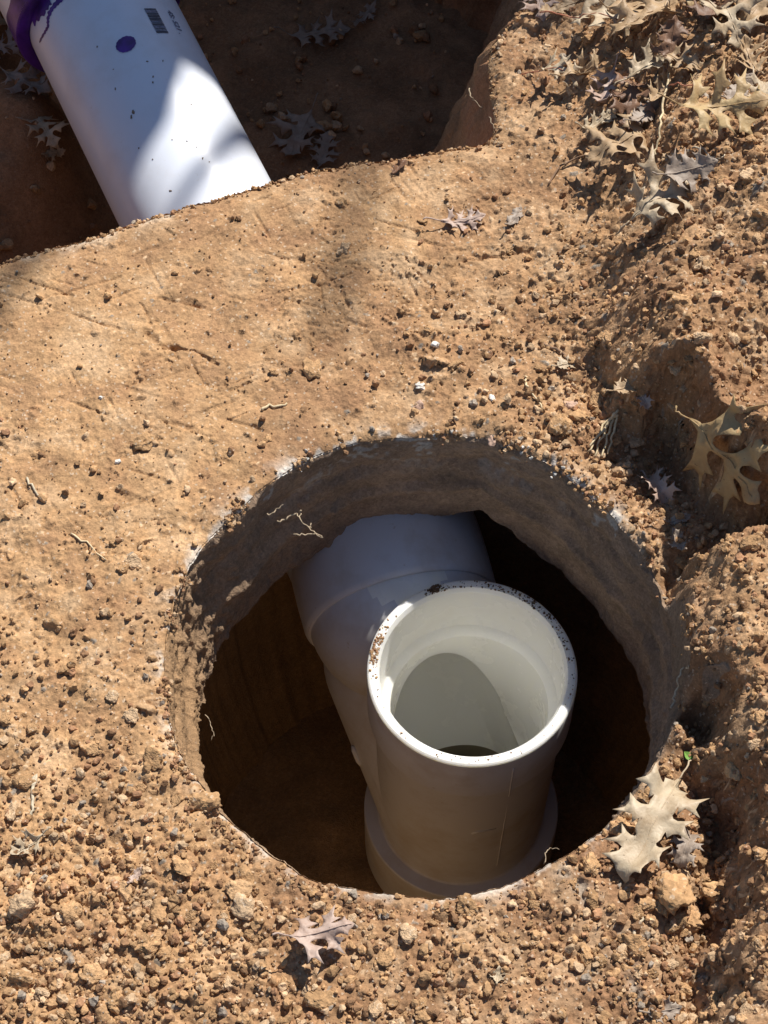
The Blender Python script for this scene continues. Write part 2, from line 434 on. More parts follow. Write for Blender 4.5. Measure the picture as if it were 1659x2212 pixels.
def height(X, Y, fine):
    px, py = proj(X, Y)
    L = table(LT, px, py)
    L = np.clip(L + 0.35 * fbm(X / 0.035, Y / 0.035, 41, 3), 0.02, 1)
    fh = HOLE.f(X, Y); ft = TRENCH.f(X, Y)
    edge = np.minimum(sstep(0.001, 0.012, fh), sstep(0.002, 0.02, ft))
    right_up = sstep(1150, 1400, px) * sstep(900, 500, py)
    z = macro(X, Y)
    z = z + (0.0024 + 0.0045 * L + 0.006 * right_up) * fbm(X / 0.022, Y / 0.022, 42, 5, 0.55) * (0.3 + 0.7 * edge)
    col = None
    if fine:
        E = 0.25 + 0.75 * edge
        a, ga = grains(X, Y, 0.0022, 0.0006, 0.0014, (0.20 + 0.6 * L) * E, 101)
        b, gb = grains(X, Y, 0.0042, 0.0009, 0.0026, (0.05 + 0.75 * L * sstep(0.05, 0.5, L)) * E, 201, 1.0, 0.12)
        c, gc = grains(X, Y, 0.0090, 0.0018, 0.0048, (0.008 + 0.50 * L * L * L) * E, 301, 1.0, 0.15)
        d, gd = grains(X, Y, 0.0240, 0.0040, 0.0095, (0.30 * L ** 5) * E, 401, 0.95, 0.2)
        rough = (0.0009 + 0.0009 * L) * fbm(X / 0.0035, Y / 0.0035, 43, 3, 0.65)
        g = np.maximum(np.maximum(b, c), d)
        z = z + g + a * (0.6 + 0.4 * (g <= 0)) + rough * 0.8
        ang = fbm(X / 0.008, Y / 0.008, 44, 3)
        gr = 0
        for pts, wd_, dp in grooves:
            q = [pg(x, y) for x, y in pts]
            dd = seg_dist(X, Y, q) + 0.0006 * ang
            z = z - dp * np.exp(-(dd / (wd_ * 0.00055)) ** 2)
        crk = np.abs(fbm(X / 0.028 + 4, Y / 0.020, 65, 4, 0.6))
        z = z - 0.0016 * sstep(0.035, 0.0, crk) * sstep(0.5, 0.7, vnoise(X / 0.05, Y / 0.04, 66)) * sstep(0.7, 0.2, L)
        # trowel scratches in the compacted clay
        comp = sstep(0.45, 0.1, L)
        for k, (ax_, fr) in enumerate(((0.35, 420), (1.1, 300), (-0.5, 500))):
            s = X * math.sin(ax_) + Y * math.cos(ax_); t = X * math.cos(ax_) - Y * math.sin(ax_)
            w = vnoise(s * fr, t * 26, 60 + k)
            z = z - comp * 0.0017 * sstep(0.72, 0.97, w) * sstep(0.45, 0.7, vnoise(X / 0.03, Y / 0.03, 70 + k))
        gid = np.where(d >= np.maximum(b, c), gd, np.where(c >= b, gc, gb)); gid = np.where(g <= 0, ga, gid)
        # colour of the soil itself
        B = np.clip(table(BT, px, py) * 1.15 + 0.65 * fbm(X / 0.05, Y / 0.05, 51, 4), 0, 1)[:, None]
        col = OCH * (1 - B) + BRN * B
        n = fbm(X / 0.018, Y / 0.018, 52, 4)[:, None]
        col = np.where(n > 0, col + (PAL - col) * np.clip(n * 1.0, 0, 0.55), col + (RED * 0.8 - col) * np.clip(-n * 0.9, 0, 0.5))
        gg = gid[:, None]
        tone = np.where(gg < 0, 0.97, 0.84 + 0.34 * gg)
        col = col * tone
        col = np.where(gg > 0.965, PAL * 1.1, col)
        col = np.where((gg > 0.0) & (gg < 0.02), GRY * 0.8, col)
        # chalky crust round the rim of the bore
        rim = np.exp(-np.maximum(fh, 0) / 0.0035) * sstep(0.50, 0.66, vnoise(X / 0.010, Y / 0.010, 81) * 0.6 + vnoise(X / 0.003, Y / 0.003, 82) * 0.4)
        rim = rim * np.where(py < 1120, 1.0, np.where((px < 560) | (py > 1700), 0.55, 0.15))
        col = col + (CHALK - col) * np.clip(rim * 1.6, 0, 0.9)[:, None]
        rt = np.exp(-np.maximum(ft, 0) / 0.006) * sstep(0.35, 0.6, vnoise(X / 0.012, Y / 0.012, 83)) * sstep(480, 380, px) 
        col = col + (CHALK * np.array((1, .93, .82)) - col) * np.clip(rt * 1.1, 0, 0.75)[:, None]
        # grey ash streak
        ash = [pg(x, y) for x, y in [(1225, 1885), (1265, 1930), (1290, 1975), (1325, 2020), (1340, 2060), (1365, 2100), (1375, 2150)]]
        da = np.exp(-(seg_dist(X, Y, ash) / 0.0042) ** 2) * sstep(0.35, 0.6, vnoise(X / 0.006, Y / 0.006, 84))
        col = col + (GRY * 0.9 - col) * np.clip(da * 1.2, 0, 0.85)[:, None]
        z = z - 0.003 * da
        gully_shade = np.exp(-(((px - 1480) / 45) ** 2 + ((py - 1560) / 140) ** 2))[:, None]  # shade of the gully right of the bore, put into the soil colour
        col = col + (DRK * 1.4 - col) * np.clip(gully_shade, 0, 0.6)
    # rounded lip
    z = z - 0.0035 * np.exp(-np.maximum(fh, 0) / 0.0022) - 0.004 * np.exp(-np.maximum(ft, 0) / 0.003)
    return z, col

# fine ground
X0, X1, Y0, Y1, C = -0.300, 0.345, 0.262, 1.150, 0.0008
gx = np.arange(X0, X1 + C / 2, C); gy = np.arange(Y0, Y1 + C / 2, C)
nx, ny = len(gx), len(gy)
GX, GY = np.meshgrid(gx, gy)
X = GX.ravel().copy(); Y = GY.ravel().copy()
jx = (RNG.random(X.shape) - 0.5) * C * 0.5; jy = (RNG.random(X.shape) - 0.5) * C * 0.5
inner = ((X > X0 + C) & (X < X1 - C) & (Y > Y0 + C) & (Y < Y1 - C))
X += jx * inner; Y += jy * inner
keep = np.ones(X.shape, bool)
for P in (HOLE, TRENCH):
    f = P.f(X, Y)
    keep &= f > -1.6 * C
    m = (f <= 0.55 * C) & (f > -1.6 * C)
    dx = X[m] - P.c[0]; dy = Y[m] - P.c[1]; r = np.hypot(dx, dy)
    s = (r - f[m]) / r
    X[m] = P.c[0] + dx * s; Y[m] = P.c[1] + dy * s
Z = np.zeros_like(X)
TINT = np.zeros((len(X), 3))
zk, ck = height(X[keep], Y[keep], True)
Z[keep] = zk; TINT[keep] = ck
ZG = Z.reshape(ny, nx).copy()
ZG[~keep.reshape(ny, nx)] = np.nan
idx = np.arange(nx * ny).reshape(ny, nx)
q = np.stack([idx[:-1, :-1], idx[:-1, 1:], idx[1:, 1:], idx[1:, :-1]], -1).reshape(-1, 4)
q = q[keep[q].all(1)]
used = np.zeros(len(X), bool); used[q.ravel()] = True
remap = np.cumsum(used) - 1
# steep faces: push the clay sideways too, so that they break up instead of stretching
Zf = np.where(keep, Z, 0).reshape(ny, nx)
gy_, gx_ = np.gradient(Zf, C)
st = np.clip((np.hypot(gx_, gy_).ravel() - 0.7) / 1.5, 0, 1) * keep * inner
far_edge = sstep(0.004, 0.010, np.minimum(HOLE.f(X, Y), TRENCH.f(X, Y)))
st = st * far_edge
X += st * (0.0045 * fbm(Z / 0.010 + 3, (X - Y) / 0.010, 141, 4, 0.6)); Y += st * (0.0045 * fbm(Z / 0.010 + 9, (X + Y) / 0.010, 142, 4, 0.6))
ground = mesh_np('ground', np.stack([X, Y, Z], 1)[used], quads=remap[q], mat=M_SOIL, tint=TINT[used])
tag(ground, kind='structure')

_a, _b = np.meshgrid(np.arange(-1.4, 1.4, 0.01), np.arange(-0.8, 2.8, 0.01))
ZC = height(_a.ravel(), _b.ravel(), False)[0].reshape(_a.shape)
def gz(x, y):
    i = (x - X0) / C; j = (y - Y0) / C
    if 0 <= i < nx - 1 and 0 <= j < ny - 1:
        v = ZG[int(j), int(i)]
        if v == v: return float(v)
    i = int(min(max((x + 1.4) / 0.01, 0), ZC.shape[1] - 1)); j = int(min(max((y + 0.8) / 0.01, 0), ZC.shape[0] - 1))
    return float(ZC[j, i])

def hit(px, py, floor=None):
    d = ray(px, py); o = Vector((0, 0, H))
    t = 0.62
    while t < 2.2:
        p = o + d * t
        if floor is None:
            if p.z < 0.25 and p.z <= gz(p.x, p.y): return p
        elif p.z <= floor(p.x, p.y): return p
        t += 0.0008
    return o + d * 1.2

# wider ground, coarser
def grid_ring(x0, x1, y0, y1, c, cut, drop, name):
    a = np.arange(x0, x1 + c / 2, c); b = np.arange(y0, y1 + c / 2, c)
    A, B = np.meshgrid(a, b); x = A.ravel().copy(); y = B.ravel().copy()
    k = ~((x > cut[0]) & (x < cut[1]) & (y > cut[2]) & (y < cut[3]))
    f = TRENCH.f(x, y)
    k &= f > -1.2 * c
    m = (f <= 0.4 * c) & (f > -1.2 * c)
    dx = x[m] - TRENCH.c[0]; dy = y[m] - TRENCH.c[1]; r = np.hypot(dx, dy); s = (r - f[m]) / r
    x[m] = TRENCH.c[0] + dx * s; y[m] = TRENCH.c[1] + dy * s
    z, tcol = height(x, y, True)
    inn = (x > X0 - 0.001) & (x < X1 + 0.001) & (y > Y0 - .001) & (y < Y1 + .001)
    z = z - np.where(inn, drop, 0)
    z = z + 0.5 * grains(x, y, 0.026, 0.006, 0.012, 0.35, 900)[0] * (~inn)
    far = np.maximum(np.abs(x) / 3.0, np.abs(y - 0.6) / 3.0)
    z = z * (1 - sstep(0.8, 1.0, far))
    I = np.arange(len(a) * len(b)).reshape(len(b), len(a))
    q = np.stack([I[:-1, :-1], I[:-1, 1:], I[1:, 1:], I[1:, :-1]], -1).reshape(-1, 4)
    q = q[k[q].all(1)]
    t = tcol
    u = np.zeros(len(x), bool); u[q.ravel()] = True; rm = np.cumsum(u) - 1
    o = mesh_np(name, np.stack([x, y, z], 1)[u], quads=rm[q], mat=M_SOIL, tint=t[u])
    return tag(o, kind='structure')
grid_ring(-0.62, 0.68, -0.02, 1.45, 0.0034, (X0 + .004, X1 - .004, Y0 + .004, Y1 - .004), 0.0012, 'nearby_ground')
X0_, X1_, Y0_, Y1_ = X0, X1, Y0, Y1
X0, X1, Y0, Y1 = -0.62, 0.68, -0.02, 1.45
grid_ring(-1.2, 1.2, -0.6, 2.6, 0.008, (X0 + .012, X1 - .012, Y0 + .012, Y1 - .012), 0.002, 'surrounding_ground')
X0, X1, Y0, Y1 = X0_, X1_, Y0_, Y1_
fx = [-60, -1.19, 1.19, 60]; fy = [-60, -0.59, 2.59, 60]
vv = [(a, b, -0.004) for b in fy for a in fx]
qq = [(j * 4 + i, j * 4 + i + 1, j * 4 + i + 5, j * 4 + i + 4) for j in range(3) for i in range(3) if not (i == 1 and j == 1)]
far_g = mesh_np('far_ground', vv, quads=qq, mat=M_SOIL, tint=np.tile(BRN * 1.1, (16, 1)))
tag(far_g, kind='structure')

# ------------------------------------------------------------------ walls of the bored hole
def pit_wall(P, name, rings, nth, disp, tintf, kind_mat=M_WALL, jag=0.0):
    th = np.linspace(-math.pi, math.pi, nth, endpoint=False)
    R = P.rad(th)
    ex = P.c[0] + np.cos(th) * R; ey = P.c[1] + np.sin(th) * R
    zt, _ = height(ex, ey, False)
    zt = np.array([gz(P.c[0] + math.cos(t) * (r + 0.0012), P.c[1] + math.sin(t) * (r + 0.0012)) for t, r in zip(th, R)])
    co = []; tt = []
    arc = th * R.mean()
    for k, (dep, off) in enumerate(rings):
        dd = dep(th) if callable(dep) else np.full(nth, dep)
        oo = off(th) if callable(off) else np.full(nth, off)
        z = zt * (1 - min(1, k / 12)) - dd
        n = disp(arc, dd, th) if k > 0 else 0
        r = R + oo + n
        co.append(np.stack([P.c[0] + np.cos(th) * r, P.c[1] + np.sin(th) * r, z], 1))
        tt.append(tintf(arc, dd, th))
    co = np.concatenate(co); tt = np.concatenate(tt)
    m = len(rings)
    I = np.arange(m * nth).reshape(m, nth)
    J = np.roll(I, -1, 1)
    q = np.stack([I[:-1], I[1:], J[1:], J[:-1]], -1).reshape(-1, 4)
    return tag(mesh_np(name, co, quads=q, mat=kind_mat, tint=tt), kind='structure')

def lean(th):
    a = np.degrees(th) % 360
    return np.interp(a, [0, 30, 60, 90, 120, 150, 180, 215, 240, 300, 335, 360], [-.010, -.008, -.002, .001, -.003, -.009, -.013, -.010, -.003, -.001, -.008, -.010])
def crust(th):
    a = np.degrees(th) % 360
    base = np.interp(a, [0, 20, 45, 60, 70, 76, 85, 100, 120, 140, 160, 180, 220, 270, 320, 360],
                     [.105, .10, .098, .100, .092, .084, .096, .100, .105, .105, .10, .085, .07, .07, .09, .105])
    return base + 0.006 * fbm(np.cos(th) * 9 + 20, np.sin(th) * 9 + 20, 91, 5, 0.6)
ns = 84
rings = []
for k in range(ns + 1):
    s = k / ns
    rings.append(((lambda th, s=s: crust(th) * s), (lambda th, s=s: 0.0006 * (s < .02) + lean(th) * s - 0.004 * np.exp(-((s - 0.62) / 0.05) ** 2) + 0.0035 * np.exp(-((s - 0.34) / 0.06) ** 2))))
for e, o in ((0.003, 0.004), (0.004, 0.012), (0.003, 0.026), (0.006, 0.040), (0.03, 0.046), (0.07, 0.050), (0.12, 0.048), (0.17, 0.045), (0.23, 0.03), (0.30, 0.0)):
    rings.append(((lambda th, e=e: crust(th) + e), (lambda th, o=o: np.full(th.shape, o) * (1 - 0.7 * np.exp(-((((np.degrees(th) % 360) - 180) / 40) ** 2))))))
def disp_h(arc, d, th):
    a = np.degrees(th) % 360
    ruf = 0.28 + 0.6 * np.exp(-((a - 165) / 17) ** 2) + 0.3 * np.exp(-((a - 330) / 25) ** 2)
    n = 0.0035 * fbm(arc / 0.035 + 7, d / 0.02, 92, 5, 0.55) + ruf * 0.0030 * fbm(arc / 0.006 + 3, d / 0.006, 93, 4, 0.65)
    g, _ = grains(arc + 1, d + 1, 0.0055, 0.001, 0.0034, 0.12 + 0.55 * np.exp(-((a - 165) / 17) ** 2), 94)
    fine = sstep(0.0, 0.006, d)
    return (n * 1.2 - g * 1.1) * fine * (1 - 0.8 * sstep(0.11, 0.15, d))
def tint_h(arc, d, th):
    n = fbm(arc / 0.02 + 7, d / 0.01, 95, 4)[:, None]
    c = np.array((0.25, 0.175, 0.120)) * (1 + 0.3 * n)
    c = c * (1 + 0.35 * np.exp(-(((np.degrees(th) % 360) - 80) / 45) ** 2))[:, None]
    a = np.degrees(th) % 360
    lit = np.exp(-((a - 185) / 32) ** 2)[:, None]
    c = c + (OCH * 0.75 - c) * np.clip(lit * sstep(0.13, 0.07, d)[:, None], 0, 0.85)  # sunlight on the left wall is put into its tint
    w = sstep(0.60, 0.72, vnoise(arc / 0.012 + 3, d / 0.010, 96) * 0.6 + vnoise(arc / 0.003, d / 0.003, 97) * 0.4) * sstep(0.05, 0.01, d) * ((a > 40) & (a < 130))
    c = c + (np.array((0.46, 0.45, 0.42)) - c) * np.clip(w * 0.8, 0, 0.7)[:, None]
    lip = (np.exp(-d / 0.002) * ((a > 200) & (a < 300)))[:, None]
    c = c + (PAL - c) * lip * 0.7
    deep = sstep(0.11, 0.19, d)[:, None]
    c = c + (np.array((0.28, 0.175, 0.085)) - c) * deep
    return c
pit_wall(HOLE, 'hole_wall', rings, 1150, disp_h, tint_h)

# floor of the bore: wet dark clay
def disc_floor(c, R, z, name, tint, n=90, amp=0.006):
    a = np.linspace(-R, R, n)
    A, B = np.meshgrid(a, a); x = A.ravel() + c[0]; y = B.ravel() + c[1]
    zz = z + amp * fbm(x / 0.04, y / 0.04, 111, 4)
    I = np.arange(n * n).reshape(n, n)
    q = np.stack([I[:-1, :-1], I[:-1, 1:], I[1:, 1:], I[1:, :-1]], -1).reshape(-1, 4)
    return tag(mesh_np(name, np.stack([x, y, zz], 1), quads=q, mat=M_WALL, tint=np.tile(tint, (n * n, 1))), kind='structure')
disc_floor(HOLE.c, 0.21, -0.365, 'hole_floor', np.array((0.33, 0.205, 0.098)))

# ------------------------------------------------------------------ trench walls and floor
def trench_floor(x, y):
    x = np.asarray(x, float); y = np.asarray(y, float)
    left = sstep(-0.22, -0.40, x)
    z = -0.31 + 0.16 * left + 0.012 * fbm(x / 0.06 + 9, y / 0.06, 121, 4)
    # slumped soil beside the pipe
    s = pg(95, 300, -0.2)
    z = z + 0.11 * np.exp(-(((x - s[0]) / 0.05) ** 2 + ((y - s[1]) / 0.07) ** 2))
    return z
rings = []
for k in range(46):
    s = k / 45
    rings.append((0.34 * s, (lambda th, s=s: -(0.105 * s + 0.012 * s * s) * np.exp(-((th - 0.0) / 1.0) ** 2) - 0.01 * s)))
def disp_t(arc, d, th):
    n = 0.009 * fbm(arc / 0.03 + 5, d / 0.10, 122, 5, 0.55) + 0.004 * fbm(arc / 0.007, d / 0.012, 123, 4, 0.6)
    g, _ = grains(arc + 3, d + 1, 0.009, 0.002, 0.005, 0.2, 124)
    return (n - g) * sstep(0.0, 0.01, d)
def tint_t(arc, d, th):
    n = fbm(arc / 0.03 + 7, d / 0.04, 125, 4)[:, None]
    c = BRN * 1.1 * (1 + 0.4 * n)
    r = np.clip(fbm(arc / 0.05 + 2, d / 0.05, 126, 3), 0, 1)[:, None]
    return c + (np.array((0.36, 0.17, 0.09)) - c) * r
pit_wall(TRENCH, 'trench_wall', rings, 1500, disp_t, tint_t)
a = np.arange(-0.75, 0.30, 0.004); b = np.arange(0.70, 1.60, 0.004)
A, B = np.meshgrid(a, b); x = A.ravel(); y = B.ravel()
zz = trench_floor(x, y) + 0.004 * fbm(x / 0.012, y / 0.012, 127, 4) + grains(x, y, 0.012, 0.002, 0.006, 0.4, 128)[0]
zz = np.where(TRENCH.f(x, y) > 0.03, np.minimum(zz, -0.33), zz)
I = np.arange(len(x)).reshape(len(b), len(a))
q = np.stack([I[:-1, :-1], I[:-1, 1:], I[1:, 1:], I[1:, :-1]], -1).reshape(-1, 4)
qk = ~((TRENCH.f(x, y) > 0.035))
q = q[qk[q].all(1)]
nn = fbm(x / 0.04, y / 0.04, 129, 4)[:, None]
us = np.zeros(len(x), bool); us[q.ravel()] = True; rm = np.cumsum(us) - 1
tf = mesh_np('trench_floor', np.stack([x, y, zz], 1)[us], quads=rm[q], mat=M_WALL, tint=(BRN * 1.0 * (1 + 0.4 * nn))[us])
tag(tf, kind='structure')

# ------------------------------------------------------------------ pipes
def frame_of(d):
    d = Vector(d).normalized()
    side = d.cross(Vector((0, 0, 1)))
    if side.length < 1e-4: side = Vector((1, 0, 0))
    side.normalize()
    up = side.cross(d).normalized()
    return d, side, up

def lathe_sweep(path, radii, seg=96, mat=None, name='pipe', parent=None, smooth=True):
    """tube through path points (Vector) with radii; a point may repeat to make a step"""
    vs = []; n = len(path)
    prev_up = None
    for i, (p, r) in enumerate(zip(path, radii)):
        a = path[max(i - 1, 0)]; b = path[min(i + 1, n - 1)]
        j = i
        while (b - a).length < 1e-7 and j < n - 1:
            j += 1; b = path[j]
        k = i
        while (b - a).length < 1e-7 and k > 0:
            k -= 1; a = path[k]
        d = (b - a).normalized()
        if prev_up is None: _, s, u = frame_of(d)
        else:
            u = (prev_up - d * prev_up.dot(d)).normalized(); s = d.cross(u).normalized()
        prev_up = u
        for q_ in range(seg):
            t = 2 * math.pi * q_ / seg
            vs.append(p + (u * math.cos(t) + s * math.sin(t)) * r)
    fs = []
    for i in range(n - 1):
        for q_ in range(seg):
            q2 = (q_ + 1) % seg
            fs.append((i * seg + q_, i * seg + q2, (i + 1) * seg + q2, (i + 1) * seg + q_))
    me = bpy.data.meshes.new(name)
    me.from_pydata([tuple(v) for v in vs], [], fs)
    me.polygons.foreach_set('use_smooth', [smooth] * len(fs))
    me.update()
    bm_ = bmesh.new(); bm_.from_mesh(me); bmesh.ops.recalc_face_normals(bm_, faces=bm_.faces); bm_.to_mesh(me); bm_.free()
    if mat: me.materials.append(mat)
    o = bpy.data.objects.new(name, me); COL.objects.link(o)
    if parent: o.parent = parent
    return o

def sharp_split(o, ang=35):
    me = o.data
    bm_ = bmesh.new(); bm_.from_mesh(me)
    for e in bm_.edges:
        if len(e.link_faces) == 2 and e.calc_face_angle(0) > math.radians(ang): e.smooth = False
    bm_.to_mesh(me); bm_.free()

# drain pipe in the trench
A_ = pg(300, 200, -0.105)
ELB = pg(866, 1318, -0.158)
pdir = (A_ - ELB).normalized()          # from the elbow up into the trench
PR = 0.0572
pr_root = empty('drain_pipe', A_ - pdir * 0.1, 'white plastic drain pipe with purple dot running through the shaded trench', 'pipe')
pr_root_inv = Matrix.Translation(-(A_ - pdir * 0.1))
def under(o, root):
    o.parent = root
    o.matrix_parent_inverse = Matrix.Translation(-root.location)
    return o
def cyl_hit(px, py, R=PR):
    o = Vector((0, 0, H)); d = ray(px, py)
    oc = o - A_
    dp = d - pdir * d.dot(pdir); op = oc - pdir * oc.dot(pdir)
    a = dp.dot(dp); b = 2 * dp.dot(op); c = op.dot(op) - R * R
    disc = b * b - 4 * a * c
    t = (-b - math.sqrt(max(disc, 0))) / (2 * a)
    p = o + d * t
    s = (p - A_).dot(pdir)
    _, side, up = frame_of(pdir)
    q = p - A_ - pdir * s
    return s, math.atan2(q.dot(side), q.dot(up))
_, PS, PU = frame_of(pdir)
def cyl_pt(s, f, R): return A_ + pdir * s + (PU * math.cos(f) + PS * math.sin(f)) * R
s_mouth = cyl_hit(230, 45)[0] + 0.053
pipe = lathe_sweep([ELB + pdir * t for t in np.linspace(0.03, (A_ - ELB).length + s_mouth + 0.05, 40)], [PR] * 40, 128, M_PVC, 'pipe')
under(pipe, pr_root)
hp = [(0.0, 0.0578), (0.0, 0.0655), (0.0015, 0.0672), (0.05, 0.0676), (0.052, 0.0650), (0.075, 0.0650), (0.077, 0.0676), (0.125, 0.0672), (0.127, 0.0655), (0.127, 0.0578)]
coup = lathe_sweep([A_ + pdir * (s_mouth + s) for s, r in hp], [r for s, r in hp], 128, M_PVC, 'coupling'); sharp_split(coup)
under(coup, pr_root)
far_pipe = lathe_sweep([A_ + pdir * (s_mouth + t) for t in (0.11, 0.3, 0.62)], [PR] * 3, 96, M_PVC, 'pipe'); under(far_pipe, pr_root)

def patch(name, fn_pts, faces, mat):
    me = bpy.data.meshes.new(name)
    me.from_pydata([tuple(p) for p in fn_pts], [], faces); me.update()
    me.polygons.foreach_set('use_smooth', [True] * len(faces))
    me.materials.append(mat)
    o = bpy.data.objects.new(name, me); COL.objects.link(o)
    return under(o, pr_root)
def band(name, R, lo, hi, mat, n=360, k=6):
    vs = []; fs = []
    for i in range(n):
        f = 2 * math.pi * i / n
        l_, h_ = lo(f), hi(f)
        for j in range(k + 1):
            s = l_ + (h_ - l_) * j / k
            vs.append(cyl_pt(s_mouth + s, f, R))
    for i in range(n):
        i2 = (i + 1) % n
        for j in range(k):
            fs.append((i * (k + 1) + j, i * (k + 1) + j + 1, i2 * (k + 1) + j + 1, i2 * (k + 1) + j))
    return patch(name, vs, fs, mat)
def fn1(f, s, a, lo, k=3.0):
    return float(lo + a * vnoise(np.array([math.cos(f) * k + 30]), np.array([math.sin(f) * k + 30]), s)[0])
band('primer_stain', 0.06725 + 0.0003, lambda f: 0.0016, lambda f: fn1(f, 5, 0.012, 0.017, 3), M_PRIMER)
band('primer_stain', PR + 0.0004, lambda f: -fn1(f, 8, 0.006, 0.001, 4) , lambda f: 0.001, M_PRIMER)
# purple face of the coupling mouth
vs = []; fs = []
for i in range(180):
    f = 2 * math.pi * i / 180
    vs += [cyl_pt(s_mouth - 0.0004, f, 0.0573), cyl_pt(s_mouth - 0.0004, f, 0.0658), cyl_pt(s_mouth + 0.0016, f, 0.0675)]
for i in range(180):
    j = (i + 1) % 180
    fs += [(3 * i, 3 * i + 1, 3 * j + 1, 3 * j), (3 * i + 1, 3 * i + 2, 3 * j + 2, 3 * j + 1)]
patch('primer_stain', vs, fs, M_PRIMER)
def drip(pts, w0, w1):
    ss = [cyl_hit(x, y) for x, y in pts]
    P3 = []
    for (a1, a2), (b1, b2) in zip(ss[:-1], ss[1:]):
        for k in range(8):
            t = k / 8; P3.append((a1 + (b1 - a1) * t, a2 + (b2 - a2) * t))
    P3.append(ss[-1])
    vs = []; fs = []
    for i, (s, f) in enumerate(P3):
        a = P3[max(i - 1, 0)]; b = P3[min(i + 1, len(P3) - 1)]
        ds, df = b[0] - a[0], (b[1] - a[1]) * PR
        L = math.hypot(ds, df); ns_, nf = -df / L, ds / L
        t = i / (len(P3) - 1)
        w = (w0 + (w1 - w0) * t) * (1 + 0.25 * math.sin(i * 1.7))
        for sg in (-1, 0, 1):
            vs.append(cyl_pt(s + sg * ns_ * w, f + sg * nf * w / PR, PR + (0.0006 if sg == 0 else 0.00025)))
    for i in range(len(P3) - 1):
        for k in range(2):
            fs.append((3 * i + k, 3 * i + k + 1, 3 * i + k + 4, 3 * i + k + 3))
    patch('primer_drip', vs, fs, M_PRIMER)
drip([(128, 0), (112, 20), (104, 40), (104, 58), (96, 72), (86, 91)], 0.0022, 0.0009)
drip([(150, -14), (132, 0), (118, 14), (104, 30)], 0.0020, 0.0014)
drip([(70, 40), (92, 20), (108, 0)], 0.006, 0.004)
# purple dot
vs = [cyl_pt(*cyl_hit(272, 96), PR + 0.0005)]; fs = []
for i in range(64):
    t = 2 * math.pi * i / 64
    w = 1 + 0.015 * math.sin(7 * t + 1) + 0.02 * math.sin(15 * t)
    x_ = 272 + 21.5 * w * math.cos(t) - 1.5 * math.sin(t); y_ = 96 + 17.5 * w * math.sin(t) - 3 * math.cos(t)
    vs.append(cyl_pt(*cyl_hit(x_, y_), PR + 0.0004))
for i in range(64): fs.append((0, 1 + i, 1 + (i + 1) % 64))
patch('purple_dot', vs, fs, M_PRIMER)
M_GRIME = flat_mat('grime', (0.20, 0.15, 0.11), 0.9, 0.4, 400)
for x_, y_, a_, b_ in [(288, 242, 4, 5), (284, 252, 2.2, 6), (331, 166, 2, 3), (249, 192, 1.6, 3.5), (210, 101, 1.6, 2.6), (330, 178, 2.6, 2.6), (318, 133, 3.5, 1.6), (404, 305, 2, 2), (372, 302, 1.6, 1.6), (425, 318, 1.5, 1.5),
                       (330, 344, 1.8, 1.8), (368, 412, 4, 2.4), (438, 342, 1.8, 3), (452, 350, 1.5, 1.5), (300, 320, 1.5, 2), (413, 226, 1.6, 1.6), (245, 150, 1.5, 1.5), (352, 132, 1.4, 3)]:
    vs = [cyl_pt(*cyl_hit(x_, y_), PR + 0.0007)]
    for i in range(12):
        t = 2 * math.pi * i / 12; w = random.uniform(.6, 1.15)
        vs.append(cyl_pt(*cyl_hit(x_ + a_ * w * math.cos(t), y_ + b_ * w * math.sin(t)), PR + 0.0002))
    patch('grime_spot', vs, [(0, 1 + i, 1 + (i + 1) % 12) for i in range(12)], M_GRIME)
# bar code and its figures
c00 = cyl_hit(311, 19); c10 = cyl_hit(335, 17); c01 = cyl_hit(338, 72)
def quad_on(s0, s1, f0, f1, off=0.0004, name=None):
    vs = []; k = 6
    for i in range(k + 1):
        f = f0 + (f1 - f0) * i / k
        vs += [cyl_pt(s0, f, PR + off), cyl_pt(s1, f, PR + off)]
    return vs, [(2 * i, 2 * i + 1, 2 * i + 3, 2 * i + 2) for i in range(k)]
bars = [(0, .05, 1), (.07, .17, 2), (.19, .23, 1), (.25, .30, 1), (.315, .36, 1), (.38, .43, 1), (.445, .50, 1), (.52, .56, 2), (.58, .62, 1), (.64, .70, 1), (.72, .80, 2), (.82, .85, 1), (.87, .90, 2), (.92, 1.0, 1)]
for mt in (1, 2):
    V = []; Fc = []
    for t0, t1, m_ in bars:
        if m_ != mt: continue
        v_, f_ = quad_on(c00[0] + (c01[0] - c00[0]) * t0, c00[0] + (c01[0] - c00[0]) * t1, c00[1], c10[1])
        Fc += [tuple(i + len(V) for i in ff) for ff in f_]; V += v_
    patch('bar_code', V, Fc, M_INK if mt == 1 else M_INK2)
def text_on(txt, c, size, name):
    cu = bpy.data.curves.new(name, 'FONT'); cu.body = txt; cu.size = size; cu.resolution_u = 3; cu.offset = 0.0002
    o = bpy.data.objects.new(name, cu); COL.objects.link(o)
    dg = bpy.context.evaluated_depsgraph_get()
    me = bpy.data.meshes.new_from_object(o.evaluated_get(dg))
    bpy.data.objects.remove(o)
    for v in me.vertices:
        s = c[0] - v.co.x; f = c[1] - v.co.y / PR
        v.co = cyl_pt(s, f, PR + 0.0004)
    me.materials.clear(); me.materials.append(M_INK2)
    ob = bpy.data.objects.new(name, me); COL.objects.link(ob)
    return under(ob, pr_root)
sgn = 1 if c10[1] > c00[1] else -1
tc_ = cyl_hit(360, 22)
